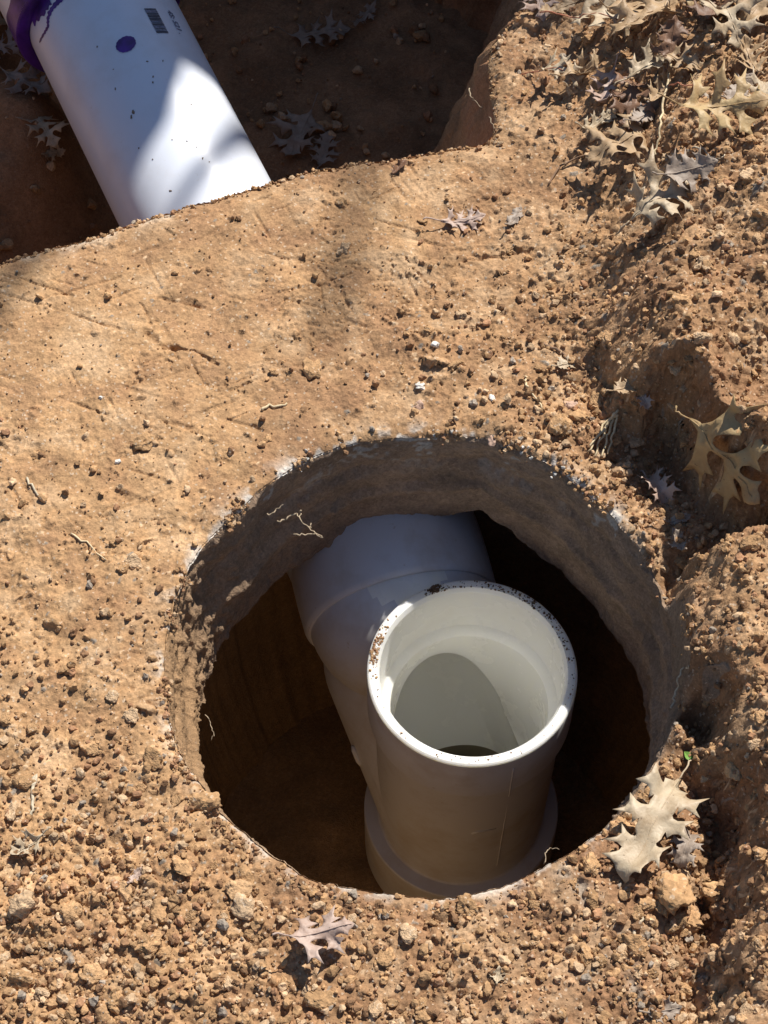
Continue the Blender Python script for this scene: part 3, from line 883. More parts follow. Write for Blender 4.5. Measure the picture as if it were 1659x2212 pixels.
def text_flip(txt, c, size, name):
    cu = bpy.data.curves.new(name, 'FONT'); cu.body = txt; cu.size = size; cu.resolution_u = 3; cu.offset = 0.0002
    o = bpy.data.objects.new(name, cu); COL.objects.link(o)
    dg = bpy.context.evaluated_depsgraph_get()
    me = bpy.data.meshes.new_from_object(o.evaluated_get(dg))
    bpy.data.objects.remove(o)
    for v in me.vertices:
        v.co = cyl_pt(c[0] - v.co.x, c[1] + sgn * v.co.y / PR, PR + 0.0004)
    me.materials.clear(); me.materials.append(M_INK2)
    ob = bpy.data.objects.new(name, me); COL.objects.link(ob)
    return under(ob, pr_root)
text_flip('4S: 521 .', tc_ if sgn > 0 else tc_, 0.0072, 'printed_figures')

# ------------------------------------------------------------------ wye fitting standing in the bore
RIMZ = -0.098
RC = pg(1020, 1447, RIMZ)
wye = empty('wye_fitting', (RC.x, RC.y, -0.355), 'open white plastic wye fitting standing upright in the bored hole', 'pipe fitting')
def solid(prof, M, seg=128):
    """closed solid of revolution about local z; prof [(r,z)] from top axis to bottom axis"""
    bm_ = bmesh.new()
    rings_ = []
    for r, z in prof:
        if r <= 1e-9: rings_.append([bm_.verts.new(M @ Vector((0, 0, z)))])
        else: rings_.append([bm_.verts.new(M @ Vector((r * math.cos(2 * math.pi * i / seg), r * math.sin(2 * math.pi * i / seg), z))) for i in range(seg)])
    for a, b in zip(rings_[:-1], rings_[1:]):
        for i in range(seg):
            j = (i + 1) % seg
            if len(a) == 1: bm_.faces.new((a[0], b[i], b[j]))
            elif len(b) == 1: bm_.faces.new((a[i], b[0], a[j]))
            else: bm_.faces.new((a[i], b[i], b[j], a[j]))
    bmesh.ops.recalc_face_normals(bm_, faces=bm_.faces)
    me = bpy.data.meshes.new('tmp'); bm_.to_mesh(me); bm_.free()
    o = bpy.data.objects.new('tmp', me); COL.objects.link(o)
    return o
MB = Matrix.Translation(RC)
outer = solid([(0, 0), (0.0635, 0), (0.0646, -0.0008), (0.0650, -0.002), (0.0650, -0.044), (0.0641, -0.0462), (0.0618, -0.0474), (0.0600, -0.0482), (0.0592, -0.120), (0.0578, -0.2035),
               (0.0590, -0.2045), (0.0676, -0.2050), (0.0684, -0.2062), (0.0682, -0.262), (0.0, -0.262)], MB)
inner = solid([(0, 0.01), (0.0590, 0.01), (0.0590, 0.0), (0.0572, -0.0035), (0.0564, -0.040), (0.0556, -0.0425), (0.0512, -0.0470), (0.0504, -0.0485), (0.0504, -0.150), (0.0492, -0.1545), (0.0466, -0.1580),
               (0.0456, -0.1610), (0.0456, -0.215), (0.0490, -0.217), (0.0490, -0.29), (0, -0.29)], MB)
RING = ELB.copy()
hd = Vector((RING.x - RC.x, RING.y - RC.y, 0)); hdist = hd.length; hd.normalize()
BD = (hd + Vector((0, 0, 1))).normalized()
O_ = Vector((RC.x, RC.y, -0.278))
rotm = BD.to_track_quat('Z', 'Y').to_matrix().to_4x4()
MBr = Matrix.Translation(O_) @ rotm
blen = 0.105
def dome(r, z0, n=14): return [(r * math.sin(math.pi / 2 * i / n), z0 + r * math.cos(math.pi / 2 * i / n)) for i in range(n + 1)]
b_out = solid(dome(0.0592, blen) + [(0.0592, 0.0), (0, 0.0)], MBr)
ball_out = solid(dome(0.0622, 0.0) + [(r, -z) for r, z in reversed(dome(0.0622, 0.0)[:-1])], Matrix.Translation(RING) @ pdir.to_track_quat('Z', 'Y').to_matrix().to_4x4())
b_in = solid(dome(0.0480, blen - 0.004) + [(0.0480, -0.012), (0.038, -0.020), (0, -0.020)], MBr)
def boolean(a, b, op):
    m = a.modifiers.new('b', 'BOOLEAN'); m.operation = op; m.object = b; m.solver = 'EXACT'
    dg = bpy.context.evaluated_depsgraph_get()
    me = bpy.data.meshes.new_from_object(a.evaluated_get(dg))
    old = a.data; a.modifiers.clear(); a.data = me
    bpy.data.meshes.remove(old)
    bd = b.data; bpy.data.objects.remove(b); bpy.data.meshes.remove(bd)
    return a
body = boolean(outer, b_out, 'UNION')
body = boolean(body, ball_out, 'UNION')
void = boolean(inner, b_in, 'UNION')
body = boolean(body, void, 'DIFFERENCE')
body.name = 'body'; body.data.name = 'body'
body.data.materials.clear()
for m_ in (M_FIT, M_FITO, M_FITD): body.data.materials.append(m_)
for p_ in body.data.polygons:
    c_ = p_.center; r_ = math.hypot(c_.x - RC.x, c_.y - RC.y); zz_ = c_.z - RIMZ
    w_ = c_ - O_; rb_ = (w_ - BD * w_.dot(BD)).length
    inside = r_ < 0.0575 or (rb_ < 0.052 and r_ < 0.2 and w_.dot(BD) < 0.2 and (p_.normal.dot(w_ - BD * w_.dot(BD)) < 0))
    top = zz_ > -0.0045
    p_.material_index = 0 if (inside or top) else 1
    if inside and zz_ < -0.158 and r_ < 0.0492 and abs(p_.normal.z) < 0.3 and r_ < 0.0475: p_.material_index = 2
body.data.polygons.foreach_set('use_smooth', [True] * len(body.data.polygons))
sharp_split(body, 22)
under(body, wye)
# coupling hub that takes the drain pipe
hdir = (Matrix.Rotation(math.radians(-11), 3, 'Z') @ pdir).normalized()
hubp = [(-0.003, 0.0570), (-0.003, 0.0635), (-0.0018, 0.0648), (0.001, 0.0655), (0.02, 0.0660), (0.040, 0.0658), (0.052, 0.0650), (0.062, 0.0632), (0.070, 0.0608), (0.078, 0.0585), (0.085, 0.0575)]
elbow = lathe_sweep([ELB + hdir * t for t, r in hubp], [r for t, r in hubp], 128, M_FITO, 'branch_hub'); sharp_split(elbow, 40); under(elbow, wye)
# moulding nub, seam line and scar on the barrel
def tube(name, pts, r0, r1, mat, parent=None, seg=8, root=None):
    n = len(pts)
    o = lathe_sweep([Vector(p) for p in pts], [r0 + (r1 - r0) * i / (n - 1) for i in range(n)], seg, mat, name)
    bm_ = bmesh.new(); bm_.from_mesh(o.data)
    be = [e for e in bm_.edges if e.is_boundary]
    if be: bmesh.ops.holes_fill(bm_, edges=be)
    bm_.to_mesh(o.data); bm_.free()
    if root: under(o, root)
    return o
def on_body(px, py, R):
    o = Vector((0, 0, H)); d = ray(px, py)
    ox, oy = o.x - RC.x, o.y - RC.y
    a = d.x ** 2 + d.y ** 2; b = 2 * (ox * d.x + oy * d.y); c = ox * ox + oy * oy - R * R
    t = (-b - math.sqrt(max(0, b * b - 4 * a * c))) / (2 * a)
    return o + d * t
seam = [on_body(1113 - 0.17 * (y - 1640), y, 0.0652 if y < 1712 else 0.0593) for y in range(1660, 1880, 10)]
tube('mould_seam', seam, 0.0004, 0.0004, M_FITO, root=wye, seg=6)
sc = [on_body(1020, 1800, 0.0590), on_body(1035, 1795, 0.0591), on_body(1055, 1793, 0.0591), on_body(1072, 1788, 0.0590)]
tube('scar', sc, 0.0014, 0.0005, M_FIT, root=wye, seg=8)
nub_c = O_ + BD * (blen - 0.045)
sidev = BD.cross(Vector((0, 0, 1))).normalized()
if sidev.x > 0: sidev = -sidev
nb = nub_c + sidev * 0.0588
tube('moulding_nub', [nb - BD * 0.007, nb - BD * 0.004 + sidev * .001, nb + BD * 0.004 + sidev * .001, nb + BD * 0.007], 0.0022, 0.0022, M_FIT, root=wye, seg=12)
# standpipe below the fitting, with standing water in it
low = lathe_sweep([Vector((RC.x, RC.y, RIMZ - z)) for z in (0.20, 0.262, 0.34)], [0.0488] * 3, 96, M_FITD, 'lower_pipe'); under(low, wye)
m, n_, l_, b_ = newmat('murky_water')
b_.inputs['Base Color'].default_value = (0.035, 0.025, 0.014, 1); b_.inputs['Roughness'].default_value = 0.06
vs = [(RC.x, RC.y, -0.345)] + [(RC.x + 0.0487 * math.cos(i / 48 * 2 * math.pi), RC.y + 0.0487 * math.sin(i / 48 * 2 * math.pi), -0.345) for i in range(48)]
wtr = mesh_np('standing_water', vs, tris=[(0, 1 + i, 1 + (i + 1) % 48) for i in range(48)], mat=m)
tag(wtr, kind='structure')

# ------------------------------------------------------------------ clods and crumbs
def clod_mesh(name, sub, seed, amp=0.35):
    bm_ = bmesh.new(); bmesh.ops.create_icosphere(bm_, subdivisions=sub, radius=1)
    rg = np.random.default_rng(seed)
    pl = [(Vector(rg.normal(size=3)).normalized(), 0.55 + 0.3 * rg.random()) for _ in range(13)]
    off = rg.random(3) * 50
    for v in bm_.verts:
        p = v.co.copy()
        for nrm, h in pl:
            dd = p.dot(nrm)
            if dd > h: p -= nrm * (dd - h) * 0.95
        nz = fbm(np.array([p.x * 1.7 + off[0] + p.z]), np.array([p.y * 1.7 + off[1] - p.z * .6]), seed, 4, 0.6)[0]
        nz2 = fbm(np.array([p.x * 5 + off[2] + p.z * 3]), np.array([p.y * 5 + off[0] - p.z * 2]), seed + 3, 3, 0.6)[0]
        v.co = p * (1 + amp * nz + amp * 0.3 * nz2)
    me = bpy.data.meshes.new(name); bm_.to_mesh(me); bm_.free()
    return me
CL = [clod_mesh('clod', 4, 500 + k, 0.62) for k in range(8)]
for me in CL:
    me.materials.append(M_CLOD)
    me.polygons.foreach_set('use_smooth', [True] * len(me.polygons))
def put_clod(px, py, r, k, label, group=None, name='clod', floor=None, mat=None):
    p = hit(px, py, floor)
    o = bpy.data.objects.new(name, CL[k % 8]); COL.objects.link(o)
    s = r * (0.85 + 0.3 * random.random())
    o.scale = (s * random.uniform(0.9, 1.2), s * random.uniform(0.85, 1.1), s * random.uniform(0.55, 0.8))
    o.rotation_euler = (random.uniform(-.4, .4), random.uniform(-.4, .4), random.uniform(0, 6.28))
    o.location = p + Vector((0, 0, r * 0.18))
    tag(o, label, 'clod', group)
    if mat:
        o.data = o.data.copy(); o.data.materials[0] = mat
    return o
M_STONE = flat_mat('white_stone', (0.68, 0.64, 0.58), 0.6, 0.15, 200)
M_PSTONE = flat_mat('pink_stone', (0.50, 0.33, 0.24), 0.7, 0.25, 200)
big = [(440, 1742, .0095, 'large brown clod at the lower left lip of the bore'), (150, 1978, .0080, 'pale angular ochre clod between leaf scrap and left picture edge'),
       (520, 1925, .0085, 'tall ochre clod directly below the lower left lip of the bore'), (523, 1962, .0080, 'darker clod leaning against the tall ochre clod'),
       (345, 1975, .0075, 'blocky orange clod left of the tall ochre clod'), (45, 1955, .0080, 'rough brown clod nearest the left picture edge'), (268, 1935, .0055, 'narrow upright clod just below the small white flake'),
       (322, 2040, .0078, 'flat crumbling clod below the blocky orange clod'), (1440, 1935, .0125, 'biggest brown clod below the large cream oak leaf'), (1545, 1925, .0070, 'brown clod right of the biggest clod'),
       (1370, 2040, .0065, 'brown clod beside the short pale straw'), (1210, 920, .0080, 'orange clod above the upper right lip of the bore'), (1250, 905, .0065, 'dark clod left of the straw bundle'),
       (675, 798, .0060, 'pale rounded clod alone in the middle of the compacted clay'), (590, 802, .0032, 'small square pale clod left of the rounded pale clod'), (742, 540, .0050, 'pale clod pressed in the clay bridge near the scratches'),
       (305, 955, .0060, 'ochre clod casting a hollow shadow left of the dark grey lump'), (1000, 680, .0042, 'light pebble like clod at the edge of the loose gravelly soil'), (985, 790, .0040, 'grey brown pebble left of the loose crumbs'),
       (740, 440, .0050, 'flat pale clod just below the trench edge'), (915, 480, .0036, 'small cream clod on the clay bridge'), (205, 2110, .0060, 'round ochre clod low in the left corner'), (700, 2165, .0065, 'brown clod near the bottom under the pinkish leaf'),
       (1265, 2065, .0060, 'dark clod left of the grey ash streak'), (250, 2160, .0055, 'cream coloured clod at the bottom left'), (1475, 1215, .0060, 'rounded clod at the foot of the right mound'), (330, 1640, .0075, 'dark clod above left of the lip clod'),
       (880, 2020, .0055, 'reddish clod below the front lip of the bore'), (1490, 1990, .0070, 'brown clod at the foot of the lower right bank'), (1280, 1870, .0060, 'clod on the front lip right of the fitting')]
for k, (x_, y_, r_, lb) in enumerate(big):
    put_clod(x_, y_, r_, k, lb)
for x_, y_, r_, lb in [(437 * 0.5 + 36, 987 * 0 + 1000, .0022, 'tiny white quartz pebble left of the bore on ochre clay'), (908, 835, .0030, 'white angular pebble above the bore'),
                       (220, 860, .0022, 'small white pebble on the compacted clay at the left'), (1060, 860, .0028, 'white chip among the loose crumbs above the bore'), (940, 745, .0028, 'small pale upright stone on the loose soil')]:
    o = put_clod(x_, y_, r_, random.randrange(8), lb, name='pebble', mat=M_STONE); o['category'] = 'pebble'
for x_, y_, r_, lb in [(1235, 880, .0042, 'flat pinkish stone lying above the straw bundle'), (1065, 1013 - 60, .0035, 'pinkish stone right behind the far lip of the bore'), (905, 878, .0035, 'flat pink stone between white pebble and bore')]:
    o = put_clod(x_, y_, r_, random.randrange(8), lb, name='stone', mat=M_PSTONE); o['category'] = 'stone'
# many look-alike clods
cnt = 0
def ok_spot(px, py):
    p = pg(px, py)
    return HOLE.f(np.array([p.x]), np.array([p.y]))[0] > 0.006 and TRENCH.f(np.array([p.x]), np.array([p.y]))[0] > 0.006
cand = []
while cnt < 250:
    px, py = random.uniform(-20, 1690), random.uniform(-20, 2230)
    L = float(table(LT, np.array([px]), np.array([py]))[0])
    if random.random() > L ** 3.2 or not ok_spot(px, py): continue
    r = 0.0026 + 0.0036 * random.random() ** 2.2
    put_clod(px, py, r, random.randrange(8), 'small crumbly ochre clay clod lying loose on the dug soil', 'small clay clods on the dug soil')
    cnt += 1
# crumbs: joined
def crumbs(name, n, rmin, rmax, sub, seed, label, place=None, tints=None, p_pow=2.0):
    rg = np.random.default_rng(seed)
    base = []
    for k in range(6):
        me = clod_mesh('crumb_tmp', sub, seed + k, 0.6)
        v = np.array([x.co[:] for x in me.vertices]); t = np.array([p.vertices[:] for p in me.polygons])
        base.append((v, t)); bpy.data.meshes.remove(me)
    V = []; T = []; K = []; off = 0
    c = 0
    while c < n:
        if place: p, ok = place(rg)
        else:
            px, py = rg.uniform(-30, 1700), rg.uniform(-30, 2250)
            L = float(table(LT, np.array([px]), np.array([py]))[0])
            ok = rg.random() < (L ** 3.0 + 0.006 if sub > 1 else L ** 2.0 + 0.15)
            if ok:
                w = pg(px, py)
                if HOLE.f(np.array([w.x]), np.array([w.y]))[0] < 0.002 or TRENCH.f(np.array([w.x]), np.array([w.y]))[0] < 0.002: ok = False
                p = Vector((w.x, w.y, gz(w.x, w.y)))
        if not ok: continue
        r = rmin + (rmax - rmin) * rg.random() ** p_pow
        v, t = base[rg.integers(6)]
        q_ = Quaternion(Vector(rg.normal(size=3)).normalized(), rg.random() * 6.28).to_matrix()
        s = r * np.array((rg.uniform(.8, 1.25), rg.uniform(.8, 1.1), rg.uniform(.7, 1)))
        vv_ = (v * s) @ np.array(q_).T + np.array((p.x, p.y, p.z + r * 0.45))
        V.append(vv_); T.append(t + off); off += len(v)
        if tints: col = tints[rg.integers(len(tints))]
        else:
            u = rg.random()
            col = OCH if u < .45 else PAL * .95 if u < .62 else BRN if u < .85 else RED if u < .96 else GRY if u < .985 else PAL * 1.15
        K.append(np.tile(np.asarray(col) * rg.uniform(.8, 1.15), (len(v), 1)))
        c += 1
    o = mesh_np(name, np.concatenate(V), tris=np.concatenate(T), mat=M_SOIL, smooth=False, tint=np.concatenate(K))
    return tag(o, label, 'soil crumbs', kind='stuff')
crumbs('soil_crumbs', 4600, 0.0011, 0.0034, 2, 31, 'coarse ochre soil crumbs scattered over the dug ground')
def around(rg):
    x = rg.uniform(-0.62, 0.68); y = rg.uniform(0.0, 1.45)
    if X0 < x < X1 and Y0 < y < Y1: return None, False
    if TRENCH.f(np.array([x]), np.array([y]))[0] < 0.004: return None, False
    return Vector((x, y, gz(x, y) + 0.0005)), True
crumbs('soil_crumbs', 2000, 0.0012, 0.0050, 2, 33, 'coarse soil crumbs on the ground further round the dig', around, p_pow=2.5)
crumbs('fine_crumbs', 9000, 0.0004, 0.0014, 1, 37, 'fine ochre soil grains scattered over the dug ground')
# chalky crumbs on the far lip
def lip(a0, a1, spread):
    def f(rg):
        a = math.radians(rg.uniform(a0, a1))
        if vnoise(np.array([a * 16.0]), np.array([3.3]), 77)[0] < 0.55: return None, False
        r = float(HOLE.rad(np.array([a]))[0]) + rg.normal() * spread * 0.5 + 0.0008
        x = HOLE.c[0] + math.cos(a) * r; y = HOLE.c[1] + math.sin(a) * r
        return Vector((x, y, gz(HOLE.c[0] + math.cos(a) * (r + .002), HOLE.c[1] + math.sin(a) * (r + .002)) - 0.0008)), True
    return f
crumbs('chalk_crumbs', 90, 0.0003, 0.0019, 2, 41, 'chalky white and bluish crumbs along the far lip of the bore', lip(48, 128, 0.004), [CHALK, CHALK * .8, (0.50, .49, .46), PAL, OCH])
crumbs('lip_crumbs', 1500, 0.0005, 0.0026, 1, 43, 'ochre crumbs along the lip of the bore', lip(0, 360, 0.0045), p_pow=3.0)
def tlip(rg):
    a = math.radians(rg.uniform(-110, 10)); r = float(TRENCH.rad(np.array([a]))[0]) + abs(rg.normal()) * 0.004 + 0.0005
    x = TRENCH.c[0] + math.cos(a) * r; y = TRENCH.c[1] + math.sin(a) * r
    return Vector((x, y, gz(x + math.cos(a) * .001, y + math.sin(a) * .001) - 0.0005)), True
crumbs('lip_crumbs', 900, 0.0005, 0.0024, 1, 44, 'ochre crumbs along the brink of the trench', tlip, p_pow=3.0)
def tfl(rg):
    x = rg.uniform(-0.42, 0.06); y = rg.uniform(0.95, 1.42)
    return Vector((x, y, float(trench_floor(x, y)) + .002)), True
crumbs('trench_crumbs', 700, 0.0012, 0.0075, 2, 45, 'crumbled clay lying on the trench floor', tfl, p_pow=3.5)
# crumbs lying on the rim of the fitting
def rimspot(a0, a1, w=1.0):
    def f(rg):
        a = math.radians(rg.normal((a0 + a1) / 2, (a1 - a0) / 2.6)); r = 0.0613 + rg.uniform(-1, 1) * 0.0019 * w
        return Vector((RC.x + math.cos(a) * r, RC.y + math.sin(a) * r, RIMZ - 0.0002)), True
    return f
crumbs('rim_dirt', 330, 0.0002, 0.0013, 1, 51, 'ochre dirt crumbs on the left of the fitting rim', rimspot(157, 176, 1.3), [OCH, BRN, RED, PAL], 3.0)
crumbs('rim_dirt', 380, 0.0002, 0.0011, 1, 52, 'dark damp dirt along the far edge of the fitting rim', rimspot(15, 95, 1.2), [DRK, DRK * .7, BRN * .6], 3.0)
crumbs('rim_dirt', 150, 0.0002, 0.0016, 1, 53, 'dark dirt lump on the upper left of the fitting rim', rimspot(108, 115, 1.3), [DRK, DRK * .8], 3.0)
crumbs('rim_dirt', 90, 0.0002, 0.0010, 1, 54, 'scattered crumbs on the front of the fitting rim', rimspot(195, 340), [OCH, BRN], 2.5)

# ------------------------------------------------------------------ oak leaves
def leaf_outline(rg, lobes=3, wide=0.42, cut=0.07):
    def side():
        pts = [(0.0, 0.012), (0.07, 0.03)]
        sp = 0.68 / lobes
        for k in range(lobes):
            t = 0.13 + sp * k + rg.uniform(-.015, .015)
            w = wide * (0.7 + 0.4 * math.sin(math.pi * (k + 0.8) / (lobes + 0.4))) * rg.uniform(.75, 1.15)
            j = lambda: rg.uniform(-.02, .02)
            pts += [(t, cut * 0.85), (t + .20 * sp, w * .34), (t + .27 * sp, w * .62), (t + .16 * sp + j(), w * .95), (t + .45 * sp, w * .76 + j()), (t + .86 * sp + j(), w * 1.12), (t + .66 * sp, w * .62),
                    (t + 1.0 * sp + j(), w * .50), (t + .54 * sp, w * .30), (t + .52 * sp, cut), (t + .80 * sp, cut * .8)]
        pts += [(0.84, .13), (0.88, .17), (0.89, .09), (0.95, .06), (1.0, 0.0)]
        return pts
    up = side(); lo = side()
    poly = up + [(x, -y) for x, y in reversed(lo[:-1])]
    # one round of corner softening in the bays, keep the spikes
    out = []
    n = len(poly)
    for i in range(n):
        p = Vector(poly[i]); a = Vector(poly[i - 1]); b = Vector(poly[(i + 1) % n])
        d1 = (p - a); d2 = (b - p)
        crs = d1.x * d2.y - d1.y * d2.x
        spike = d1.angle(d2, 0) > 1.2 and crs < 0
        if spike: out.append(p)
        else: out += [p - d1 * 0.25, p + d2 * 0.25]
    return out

def leaf(px, py, Lpx, ang, mat, label, seed, fold=0.25, bend=0.8, twist=0.5, lift=0.004, lobes=3, wide=0.42, cut=0.07, tilt=(0, 0), stalk=0.25, floor=None, name='oak_leaf', stalk_mat=None, zoff=None, droop=1.0):
    """ang: heading of the leaf tip in the picture, degrees, 0 = right, 90 = up"""
    rg = np.random.default_rng(seed)
    c = hit(px, py, floor)
    Dm = (c - Vector((0, 0, H))).length
    L = Lpx / F * Dm * (1.25 if py < 500 and px > 1100 else 1.12)
    bend *= 1.45
    poly = leaf_outline(rg, lobes, wide, cut)
    npol = len(poly)
    pts = [Vector((p[0], p[1])) for p in poly]
    g = 0.045
    P = np.array([(p[0], p[1]) for p in poly])
    xs = np.arange(0.02, 1, g); ys = np.arange(-0.6, 0.6, g)
    A, B = np.meshgrid(xs, ys); A = A.ravel() + rg.uniform(-.01, .01, A.size); B = B.ravel() + rg.uniform(-.01, .01, A.size)
    s_ = poly_sd(A, B, P)
    for a_, b_ in zip(A[s_ < -0.012], B[s_ < -0.012]): pts.append(Vector((float(a_), float(b_))))
    ev = [(i, (i + 1) % npol) for i in range(npol)]
    res = delaunay_2d_cdt(pts, ev, [list(range(npol))], 1, 1e-5)
    V2, F2 = res[0], res[2]
    n1, n2, n3 = rg.uniform(-1, 1), rg.uniform(-1, 1), rg.uniform(0, 40)
    def shape(x, y):
        z = fold * (math.sqrt(y * y + 0.0016) - 0.04)
        # lobes droop or rise one by one
        z += droop * 0.26 * (float(vnoise(np.array([x * 4.5 + n3]), np.array([(2 if y > 0 else 7) + n3]), seed)[0]) - 0.5) * abs(y) * 4 * (0.4 + abs(y) * 2)
        z += 0.10 * float(fbm(np.array([x * 5 + n3]), np.array([y * 5 + n3]), seed + 3, 3)[0]) + 0.5 * abs(y) ** 2 * n1
        # twist about the midrib
        tw = twist * (x - 0.4)
        y2, z2 = y * math.cos(tw) - z * math.sin(tw), y * math.sin(tw) + z * math.cos(tw)
        # bend along the length
        if abs(bend) > 1e-3:
            R = 1 / bend; th = (x - 0.5) * bend
            x3 = 0.5 + (R - z2) * math.sin(th); z3 = R - (R - z2) * math.cos(th)
        else: x3, z3 = x, z2
        return Vector(((x3 - 0.5) * L, y2 * L, z3 * L))
    co = [shape(v.x, v.y) for v in V2]
    root = empty(name, c, label, 'leaf')
    me = bpy.data.meshes.new('blade')
    # two skins a hair apart: a real, thin blade
    nv = len(co); th_ = 0.00022
    me0 = bpy.data.meshes.new('t'); me0.from_pydata([tuple(p) for p in co], [], [tuple(f) for f in F2]); me0.update()
    nr = [v.normal.copy() for v in me0.vertices]; bpy.data.meshes.remove(me0)
    vs = [tuple(p) for p in co] + [tuple(p - n * th_) for p, n in zip(co, nr)]
    fs = [tuple(f) for f in F2] + [tuple(i + nv for i in reversed(f)) for f in F2]
    cntE = {}
    for f in F2:
        for i in range(len(f)):
            e = (f[i], f[(i + 1) % len(f)]); cntE[e] = 1
    for (a_, b_) in list(cntE):
        if (b_, a_) not in cntE: fs.append((b_, a_, a_ + nv, b_ + nv))
    me.from_pydata(vs, [], fs); me.update()
    me.polygons.foreach_set('use_smooth', [True] * len(me.polygons))
    me.materials.append(LM[mat])
    bl = bpy.data.objects.new('blade', me); COL.objects.link(bl); bl.parent = root
    sm = LM[mat] if stalk_mat is None else stalk_mat
    rib = [shape(x, 0.0) + Vector((0, 0, 0.0002)) for x in np.linspace(0.0, 0.96, 12)]
    o = tube('midrib', rib, 0.00045, 0.00018, sm, seg=6); o.parent = root
    if stalk > 0:
        b0 = shape(0, 0); d0 = (shape(0, 0) - shape(0.1, 0)).normalized()
        sp = [b0 + d0 * (stalk * L * t) + Vector((0, rg.uniform(-.02, .06) * L * t * t, 0.05 * L * math.sin(t * 2.2))) for t in np.linspace(-0.02, 1, 7)]
        o = tube('stalk', sp, 0.00045, 0.0006, sm, seg=6); o.parent = root
    root.rotation_euler = (math.radians(tilt[0]), math.radians(tilt[1]), 0)
    rz = Matrix.Rotation(math.radians(ang), 4, 'Z')
    rt = Matrix.Rotation(math.radians(tilt[0]), 4, 'X') @ Matrix.Rotation(math.radians(tilt[1]), 4, 'Y')
    M_ = rt @ rz
    root.rotation_euler = M_.to_euler()
    zmin = min((M_ @ v).z for v in co)
    pts_w = [M_ @ v for v in co[::6]]
    zf = -1e9
    for v in pts_w:
        gx_, gy_ = c.x + v.x, c.y + v.y
        gzv = gz(gx_, gy_) if floor is None else float(floor(gx_, gy_))
        zf = max(zf, gzv - v.z)
    zlo = min(v.z for v in pts_w)
    # rest on the high spots but let the lowest tips sink into the loose soil a little
    root.location = Vector((c.x, c.y, min(zf, 0.45 * zf + 0.55 * (c.z - zlo)) + lift * 0.25))
    if zoff is not None:
        e = 0.022
        nrm = Vector(((gz(c.x - e, c.y) - gz(c.x + e, c.y)) / (2 * e), (gz(c.x, c.y - e) - gz(c.x, c.y + e)) / (2 * e), 1)).normalized()
        M_ = Vector((0, 0, 1)).rotation_difference(nrm).to_matrix().to_4x4() @ rz
        root.rotation_euler = M_.to_euler()
        root.location = c + nrm * zoff
    return root

